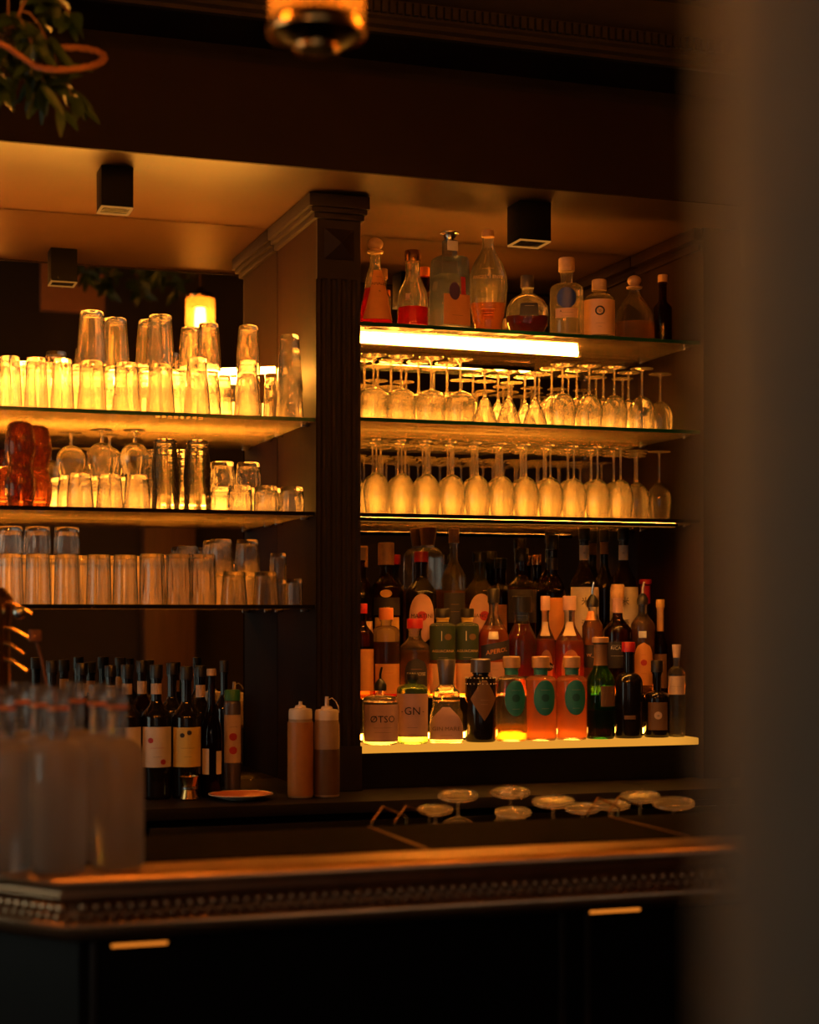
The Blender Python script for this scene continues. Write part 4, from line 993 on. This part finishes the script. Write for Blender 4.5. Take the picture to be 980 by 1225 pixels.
# underbar work shelf behind the bar
bm = bmesh.new(); add_box(bm, .7, 3.0, 3.15, 3.75, .96, .98, bevel=.003); add_box(bm, .7, 3.0, 3.15, 3.75, .1, .14); add_box(bm, .7, .73, 3.15, 3.75, .0, .96); add_box(bm, 2.97, 3.0, 3.15, 3.75, .0, .96)
tag(mesh_obj('work_bench', bm, 'black_metal', smooth=False), 'low dark metal work bench directly behind the bar holding upturned glasses', 'bench')
WB = .9805
cl = [(548, 951, 'leftmost raised one'), (611, 947, 'second raised one, over the flat pair'), (662, 958, 'third raised one'), (766, 952, 'tilting one near the wire frame'), (806, 960, 'last one before the dark jamb'),
      (521, 968, 'low one by the left wire rack'), (614, 971, 'low one beneath the second raised one'), (697, 966, 'low one right of the third'), (733, 962, 'low one left of the right wire rack')]
for i, (px, py, w_) in enumerate(cl):
    k, hh_ = ('coupe', .116) if i < 5 else ('low_coupe', .085)
    tl = .20
    zz = F * (H - WB - hh_ * cos(tl) - .05 * sin(tl)) / (py - HY); u = (px - 490) / F
    X_, Y_ = zz * (ST + CT * u), zz * (CT - ST * u)
    az = atan2(X_, Y_)
    X_ += sin(az) * hh_ * sin(tl); Y_ += cos(az) * hh_ * sin(tl)
    put_glass(k, (X_, Y_, WB + .05 * sin(tl)), f'upturned stemmed glass behind the bar, {w_}', 'upturned glasses behind the bar', rot=(tl, 0, -az))
# wire racks
def wire_rack(px, py, lab):
    Y = 3.22
    p = at(px, py, Y); r = root('wire_rack', (p.x, Y, WB), lab, 'rack', 'wire glass racks behind the bar')
    for k in range(2):
        bm = bmesh.new(); z = p.z - WB; x0 = k * .048; yy = k * .0
        tube(bm, [(x0 - .035, yy, .004), (x0 - .035, yy, z - .03), (x0 - .012, yy, z), (x0 + .045, yy + .02, z - .025), (x0 + .045, yy + .02, .004)], .0025, 8)
        mesh_obj('wire_frame', bm, 'brass', r)
    bm = bmesh.new(); tube(bm, [(-.035, 0, .004), (.093, .02, .004)], .0025, 8); mesh_obj('base_wire', bm, 'brass', r)
wire_rack(465, 965, 'bent brass wire rack behind the bar left of the upturned glasses')
wire_rack(722, 954, 'bent brass wire rack behind the bar among the right upturned glasses')

# frosted bottles on the bar
fp = None
def frosted(x, Y, lab, rz=0):
    global fp
    p = at(x, HY, Y); p.z = BARZ + .0035
    if fp is None:
        Hh = .287; R = .0425
        r = root('frosted_bottle', (0, 0, 0), 'x', 'bottle', 'frosted bottles on the bar')
        P = [(R * .8, 0), (R * .93, .003), (R, .012), (R, .176)] + [(R * .38 + R * .62 * cos(pi / 2 * t / 8), .176 + .028 * sin(pi / 2 * t / 8)) for t in range(1, 9)] + [(.0155, .208)]
        bm = bmesh.new(); lathe(bm, [(0, 0)] + P + [(0, .2081)], n=120, ribs=24, ribamp=.0022, ribz=(.014, .174)); mesh_obj('glass_body', bm, 'frosted', r)
        bm = bmesh.new(); lathe(bm, [(0, .2083), (.0153, .2083), (.0148, .250), (.0165, .2505), (.0165, .258), (.0152, .2585), (0, .2586)], n=40); mesh_obj('neck', bm, 'frost_clear', r)
        bm = bmesh.new(); lathe(bm, [(0, .2587), (.0162, .2587), (.0165, .262), (.0165, .284), (.0155, .287), (0, .287)], n=32); mesh_obj('stopper', bm, 'frost_clear', r)
        bm = bmesh.new(); lathe(bm, [(.0168, .2515), (.0176, .2520), (.0176, .2565), (.0168, .257)], n=32, close=False); mesh_obj('neck_ring', bm, 'orange_cap', r)
        fp = r; o = r
    else: o = copy_tree(fp)
    o.location = p; o.rotation_euler = (0, 0, rz); o['label'] = lab
frosted(140, 2.715, 'ribbed frosted bottle at the right end of the cluster, front row')
frosted(70, 2.675 + .03, 'frosted bottle at the front centre of the cluster')
frosted(5, 2.74, 'frosted bottle cut by the left edge of the picture, front row')
frosted(118, 2.82, 'frosted bottle directly behind the rightmost front one')
frosted(90, 2.93, 'frosted bottle in the third row, neck just right of the front centre')
frosted(48, 2.81, 'frosted bottle in the second row between the front centre and left bottles')
frosted(24, 2.92, 'frosted bottle in the third row, neck near the left edge')

# ------------------------------------------------------------------ brass tap fixture at left
p = at(-6, HY, 3.6)
tp = root('tap_tower', (p.x, 3.6, .98), 'dark tap tower with curved brass spouts at the left edge', 'tap')
bm = bmesh.new(); lathe(bm, [(0, 0), (.05, 0), (.05, .01), (.034, .02), (.032, .50), (.036, .52), (.036, .56), (.02, .58), (0, .58)], n=28); mesh_obj('column', bm, 'brass', tp)
for k, (yy, dx, zz) in enumerate(((722, 35, 4), (752, 34, 6), (770, 26, 10), (790, 30, 12))):
    q0 = at(-2, yy, 3.6); q1 = at(dx, yy + 12, 3.6); bm = bmesh.new()
    a0 = Vector((q0.x - p.x, -.02, q0.z - .98)); a1 = Vector((q1.x - p.x, -.05, q1.z - .98))
    mid = a0.lerp(a1, .5) + Vector((0, 0, .008))
    tube(bm, [a0, a0.lerp(mid, .5) + Vector((0, 0, .003)), mid, a1.lerp(mid, .5), a1], .0045, 8); mesh_obj('spout', bm, 'brass', tp)
q = at(38, 760, 3.6); q2 = at(52, 818, 3.6)
bm = bmesh.new(); add_box(bm, q.x - p.x - .012, q.x - p.x + .012, -.07, -.04, q.z - .98 - .012, q.z - .98 + .012, bevel=.003)
tube(bm, [(q.x - p.x, -.055, q.z - .98), ((q.x + q2.x) / 2 - p.x + .002, -.055, (q.z + q2.z) / 2 - .98), (q2.x - p.x, -.055, q2.z - .98)], .003, 8)
mesh_obj('lever', bm, 'wicker', tp)
bm = bmesh.new(); q = at(20, 733, 3.6); bmesh.ops.create_uvsphere(bm, u_segments=20, v_segments=12, radius=.014, matrix=Matrix.Translation((q.x - p.x, -.05, q.z - .98))); mesh_obj('knob', bm, 'steel', tp)
bm = bmesh.new(); add_box(bm, p.x - .35, p.x + .10, 3.52, 3.78, 0, .9795, bevel=.004); tag(mesh_obj('service_unit', bm, 'black_metal'), 'dark service unit carrying the tap tower at the left edge', 'cabinet')

# ------------------------------------------------------------------ soffit spot lights
def downlight(x0, y0, y1, w, lab):
    Y = 4.30; p = at(x0, y0, Y); s = sc_(x0, Y); hw = w / 2 / s; h = (y1 - y0) / s
    r = root('spotlight', (p.x, Y, ZCEIL - h), lab, 'spotlight', 'cube spotlights on the soffit')
    bm = bmesh.new()
    add_box(bm, -hw, hw, -hw, hw, .004, h - .001, bevel=.001); mesh_obj('housing', bm, 'black_metal', r)
    bm = bmesh.new()
    e = .0055
    for a in ((-hw, hw, -hw, -hw + e), (-hw, hw, hw - e, hw), (-hw, -hw + e, -hw, hw), (hw - e, hw, -hw, hw)): add_box(bm, a[0], a[1], a[2], a[3], 0, .0038)
    mesh_obj('lit_rim', bm, 'rim_glow', r, smooth=False)
    bm = bmesh.new(); lathe(bm, [(0, .002), (hw * .6, .002), (hw * .8, .0039), (0, .0039)], n=24); mesh_obj('lens', bm, 'void', r)
    L = bpy.data.lights.new('spot', 'SPOT'); L.energy = 4; L.color = (1, .48, .16); L.spot_size = 1.35; L.spot_blend = .8; L.shadow_soft_size = .03
    lo = bpy.data.objects.new('spotlight_lamp', L); COL.objects.link(lo); lo.parent = r; lo.location = (0, 0, -.006); 
downlight(137.5, 208, 258, 38, 'black cube spotlight with glowing rim on the soffit above the tumblers')
downlight(633, 243, 291, 40, 'black cube spotlight with glowing rim on the soffit above the right bay')

# ------------------------------------------------------------------ pendants over the bar
def pendant(X, Y, lab, zb=2.253):
    r = root('pendant_lamp', (X, Y, zb), lab, 'pendant lamp', 'ribbed glass pendants over the bar')
    R = .061
    bm = bmesh.new(); lathe(bm, [(R, .040), (R, .64)], n=96, ribs=24, ribamp=.0022, close=False); lathe(bm, [(R - .004, .040), (R - .004, .64)], n=32, close=False); mesh_obj('glass_shade', bm, 'ribbed_glass', r)
    bm = bmesh.new(); lathe(bm, [(0, .60), (.02, .60), (.024, .57), (.024, .20), (.016, .17), (0, .17)], n=20); mesh_obj('bulb', bm, 'bulb', r)
    bm = bmesh.new(); lathe(bm, [(0, .013), (.030, .013), (.050, .020), (.0600, .028), (.0600, .041), (0, .041)], n=40); lathe(bm, [(0, 0), (.022, 0), (.026, .005), (.028, .0125), (0, .0125)], n=40); mesh_obj('bottom_cap', bm, 'black_metal', r)
    bm = bmesh.new(); lathe(bm, [(.0605, .022), (.065, .021), (.067, .027), (.065, .035), (.0605, .036)], n=48, close=False); lathe(bm, [(.0265, .002), (.0300, .0005), (.031, .006), (.0285, .010)], n=40, close=False); mesh_obj('brass_ring', bm, 'brass', r)
    bm = bmesh.new(); lathe(bm, [(0, .64), (.062, .64), (.064, .65), (.05, .665), (.02, .675), (.012, .69), (0, .69)], n=40); mesh_obj('top_cap', bm, 'brass', r)
    bm = bmesh.new(); tube(bm, [(0, 0, .69), (0, 0, 3.899 - zb)], .004, 8); mesh_obj('rod', bm, 'brass', r)
pendant(.621, 2.20, 'ribbed glass and brass pendant hanging into the top of the picture')
pendant(-.316, 2.20, 'added ribbed glass pendant lighting the frosted bottles, outside the picture')  # unseen pendant added to light the frosted bottles and bar edge
pendant(1.558, 2.20, 'ribbed glass pendant seen glowing in the mirror above the tumblers')

# ------------------------------------------------------------------ hanging plant
def leaf(bm, base, d, up, L, W, mi=0):
    d = d.normalized(); s = d.cross(up).normalized(); n = s.cross(d).normalized()
    rows = []
    for i in range(7):
        t = i / 6; w = W * sin(pi * min(1, t * .92 + .04)) ** .8 * (1 - .25 * t); c = base + d * L * t - up * (.25 * L * t * t) 
        rows.append([bm.verts.new(c - s * w + n * w * .35), bm.verts.new(c), bm.verts.new(c + s * w + n * w * .35)])
    for a, b in zip(rows, rows[1:]):
        for j in range(2): bm.faces.new((a[j], a[j + 1], b[j + 1], b[j])).material_index = mi
def plant(o, centre, spots, lab, leafn=60, L=.055, W=.014, ring=None, group=None, spread=.08, lab_cat='hanging plant'):
    rnd = random.Random(o)
    r = root('hanging_plant', centre, lab, lab_cat, group)
    bmL = bmesh.new(); bmS = bmesh.new()
    for (dx, dz) in spots:
        e = Vector((dx, rnd.uniform(-.05, .05), dz)); m = e * .5 + Vector((0, 0, abs(dx) * .3 + .03))
        pts = [Vector((0, 0, .0)), m * .6 + Vector((0, 0, .02)), m, e.lerp(m, .5) + Vector((0, 0, .01)), e]
        tube(bmS, pts, .003, 6, r1=.0012)
        for k in range(leafn // len(spots)):
            t = rnd.uniform(.25, 1); b = m.lerp(e, t) if t > .4 else m * (t / .4)
            b = b + Vector((rnd.uniform(-.01, .01), rnd.uniform(-.02, .02), rnd.uniform(-.008, .008)))
            leaf(bmL, b, Vector((rnd.uniform(-1, 1), rnd.uniform(-.8, .8), rnd.uniform(-1.2, .3))), Vector((rnd.uniform(-.3, .3), -.6, .6)), L * rnd.uniform(.7, 1.2), W * rnd.uniform(.8, 1.2))
    mesh_obj('foliage', bmL, 'leaf', r); mesh_obj('stem', bmS, 'twig', r)
    bm = bmesh.new(); tube(bm, [(0, 0, 0), (0, 0, 3.899 - centre[2])], .002, 6); mesh_obj('cord', bm, 'twig', r)
    return r
c = at(10, 40, 3.35)
sps = [((at(x, y, 3.35) - c).x, (at(x, y, 3.35) - c).z) for x, y in ((55, 118), (70, 128), (95, 120), (30, 95), (5, 110), (85, 20), (60, 60), (-20, 100), (40, 70), (-30, 60), (-60, 80))]
hp = plant('a', c, sps, 'leafy hanging plant with a wicker hoop in the top left corner', 170, .058, .013)
bm = bmesh.new()
cc = at(78, 72, 3.33) - Vector(c)
pts = []
for k in range(26):
    a = -2.6 + 4.6 * k / 25
    pts.append(Vector((cc.x + .072 * cos(a), .0 + .05 * sin(a) - .03, cc.z + .036 * sin(a) + .012 * cos(a))))
for j in range(3):
    tube(bm, [q + Vector((.004 * cos(k * 1.3 + j * 2.1), .004 * sin(k * 1.3 + j * 2.1), .004 * sin(k * 1.3 + j * 2.1))) for k, q in enumerate(pts)], .0045, 7)
tube(bm, [pts[0], pts[0] + Vector((-.05, 0, .03)), pts[0] + Vector((-.11, 0, .055)), pts[0] + Vector((-.18, 0, .06))], .006, 7)
mesh_obj('wicker_hoop', bm, 'wicker', hp)

# things of the room that the mirror shows
def refl(x, y, Y):
    q = at(x, y, 2 * YM - Y); return Vector((q.x, Y, q.z))
a = refl(172, 700, -1.2); b = refl(232, 700, -1.2)
bm = bmesh.new(); add_box(bm, a.x, b.x, -1.3, -1.15, 0, 2.35, bevel=.01); tag(mesh_obj('wooden_post', bm, 'post_wood'), 'brown wooden post by the street wall, mirrored behind the lower left shelf', 'post')
a = refl(48, 372, .2); b = refl(125, 308, .2)
bm = bmesh.new(); add_box(bm, a.x, b.x, .18, .22, a.z, b.z, bevel=.004)
add_box(bm, (a.x + b.x) / 2 - .004, (a.x + b.x) / 2 + .004, .195, .205, b.z, 3.899)
tag(mesh_obj('hanging_board', bm, 'lit_plaster'), 'pale board hung from the ceiling, mirrored above the left tumblers', 'board')
q = refl(150, 315, .8)
plant('b', (q.x, .8, q.z), [(.18, -.05), (-.2, -.08), (.28, -.12), (-.3, -.02), (.1, -.16), (-.1, -.14), (.35, .02)], 'leafy hanging plant mirrored above the left tumblers', 150, .09, .022)

# near door jamb at the right
jc = (.205, .47)   # right, forward from the lens
jx, jy = jc[0] * CT + jc[1] * ST, -jc[0] * ST + jc[1] * CT
bm = bmesh.new(); lathe(bm, [(.115, 0), (.115, 3.9)], n=64, cx=jx, cy=jy, power=2.4)
struct(mesh_obj('door_1', bm, 'jamb'))

# ------------------------------------------------------------------ room light
def area(loc_, rot, size, e, col, sy=None):
    L = bpy.data.lights.new('area', 'AREA'); L.energy = e; L.color = col; L.size = size
    if sy: L.shape = 'RECTANGLE'; L.size_y = sy
    o = bpy.data.objects.new('room_lamp', L); COL.objects.link(o); o.location = loc_; o.rotation_euler = rot
    return o
def added_spot(loc_, target, e, lab, size=.6):  # unseen spots added to brighten the bottle labels and upturned glasses
    r = root('added_ceiling_spotlight', loc_, lab, 'spotlight', 'added spotlights out of view')
    d = (Vector(target) - Vector(loc_)).normalized(); q = d.to_track_quat('-Z', 'Y')
    bm = bmesh.new(); lathe(bm, [(0, .13), (.035, .13), (.04, .12), (.04, 0), (.034, 0), (.034, .02), (0, .02)], n=32, close=False)
    hd = mesh_obj('lamp_head', bm, 'black_metal', r); hd.rotation_euler = q.to_euler()
    bm = bmesh.new(); tube(bm, [(0, 0, .05), (0, 0, 3.899 - loc_[2])], .008, 10); mesh_obj('stem', bm, 'black_metal', r)
    L = bpy.data.lights.new('spot', 'SPOT'); L.energy = e; L.color = (1, .48, .17); L.spot_size = size; L.spot_blend = .7; L.shadow_soft_size = .03
    lo = bpy.data.objects.new('added_spot_lamp', L); COL.objects.link(lo); lo.parent = r; lo.rotation_euler = q.to_euler(); lo.location = d * .01
added_spot((1.75, 2.9, 3.35), (1.9, 4.6, 1.35), 16, 'added unseen ceiling spotlight aimed at the liquor bottles', .62)
added_spot((1.3, 2.9, 3.35), (1.75, 3.65, 1.1), 130, 'added unseen ceiling spotlight aimed at the upturned glasses behind the bar', .55)
W = bpy.data.worlds.new('world'); SC.world = W; W.use_nodes = True
W.node_tree.nodes['Background'].inputs[0].default_value = (.9, .6, .4, 1); W.node_tree.nodes['Background'].inputs[1].default_value = .0015

# unseen globe lamp, added to warm the frosted bottles and jamb
gl = root('added_globe_lamp', (-.75, .35, 0), 'added opal globe floor lamp lighting the bar from outside the picture', 'floor lamp')
bm = bmesh.new(); bmesh.ops.create_uvsphere(bm, u_segments=32, v_segments=20, radius=.11, matrix=Matrix.Translation((0, 0, 1.95))); mesh_obj('globe', bm, 'opal', gl)
bm = bmesh.new(); lathe(bm, [(0, 0), (.15, 0), (.15, .015), (.02, .03), (.012, .05), (.012, 1.80), (.04, 1.82), (.04, 1.838), (0, 1.838)], n=32); mesh_obj('pole', bm, 'brass', gl)
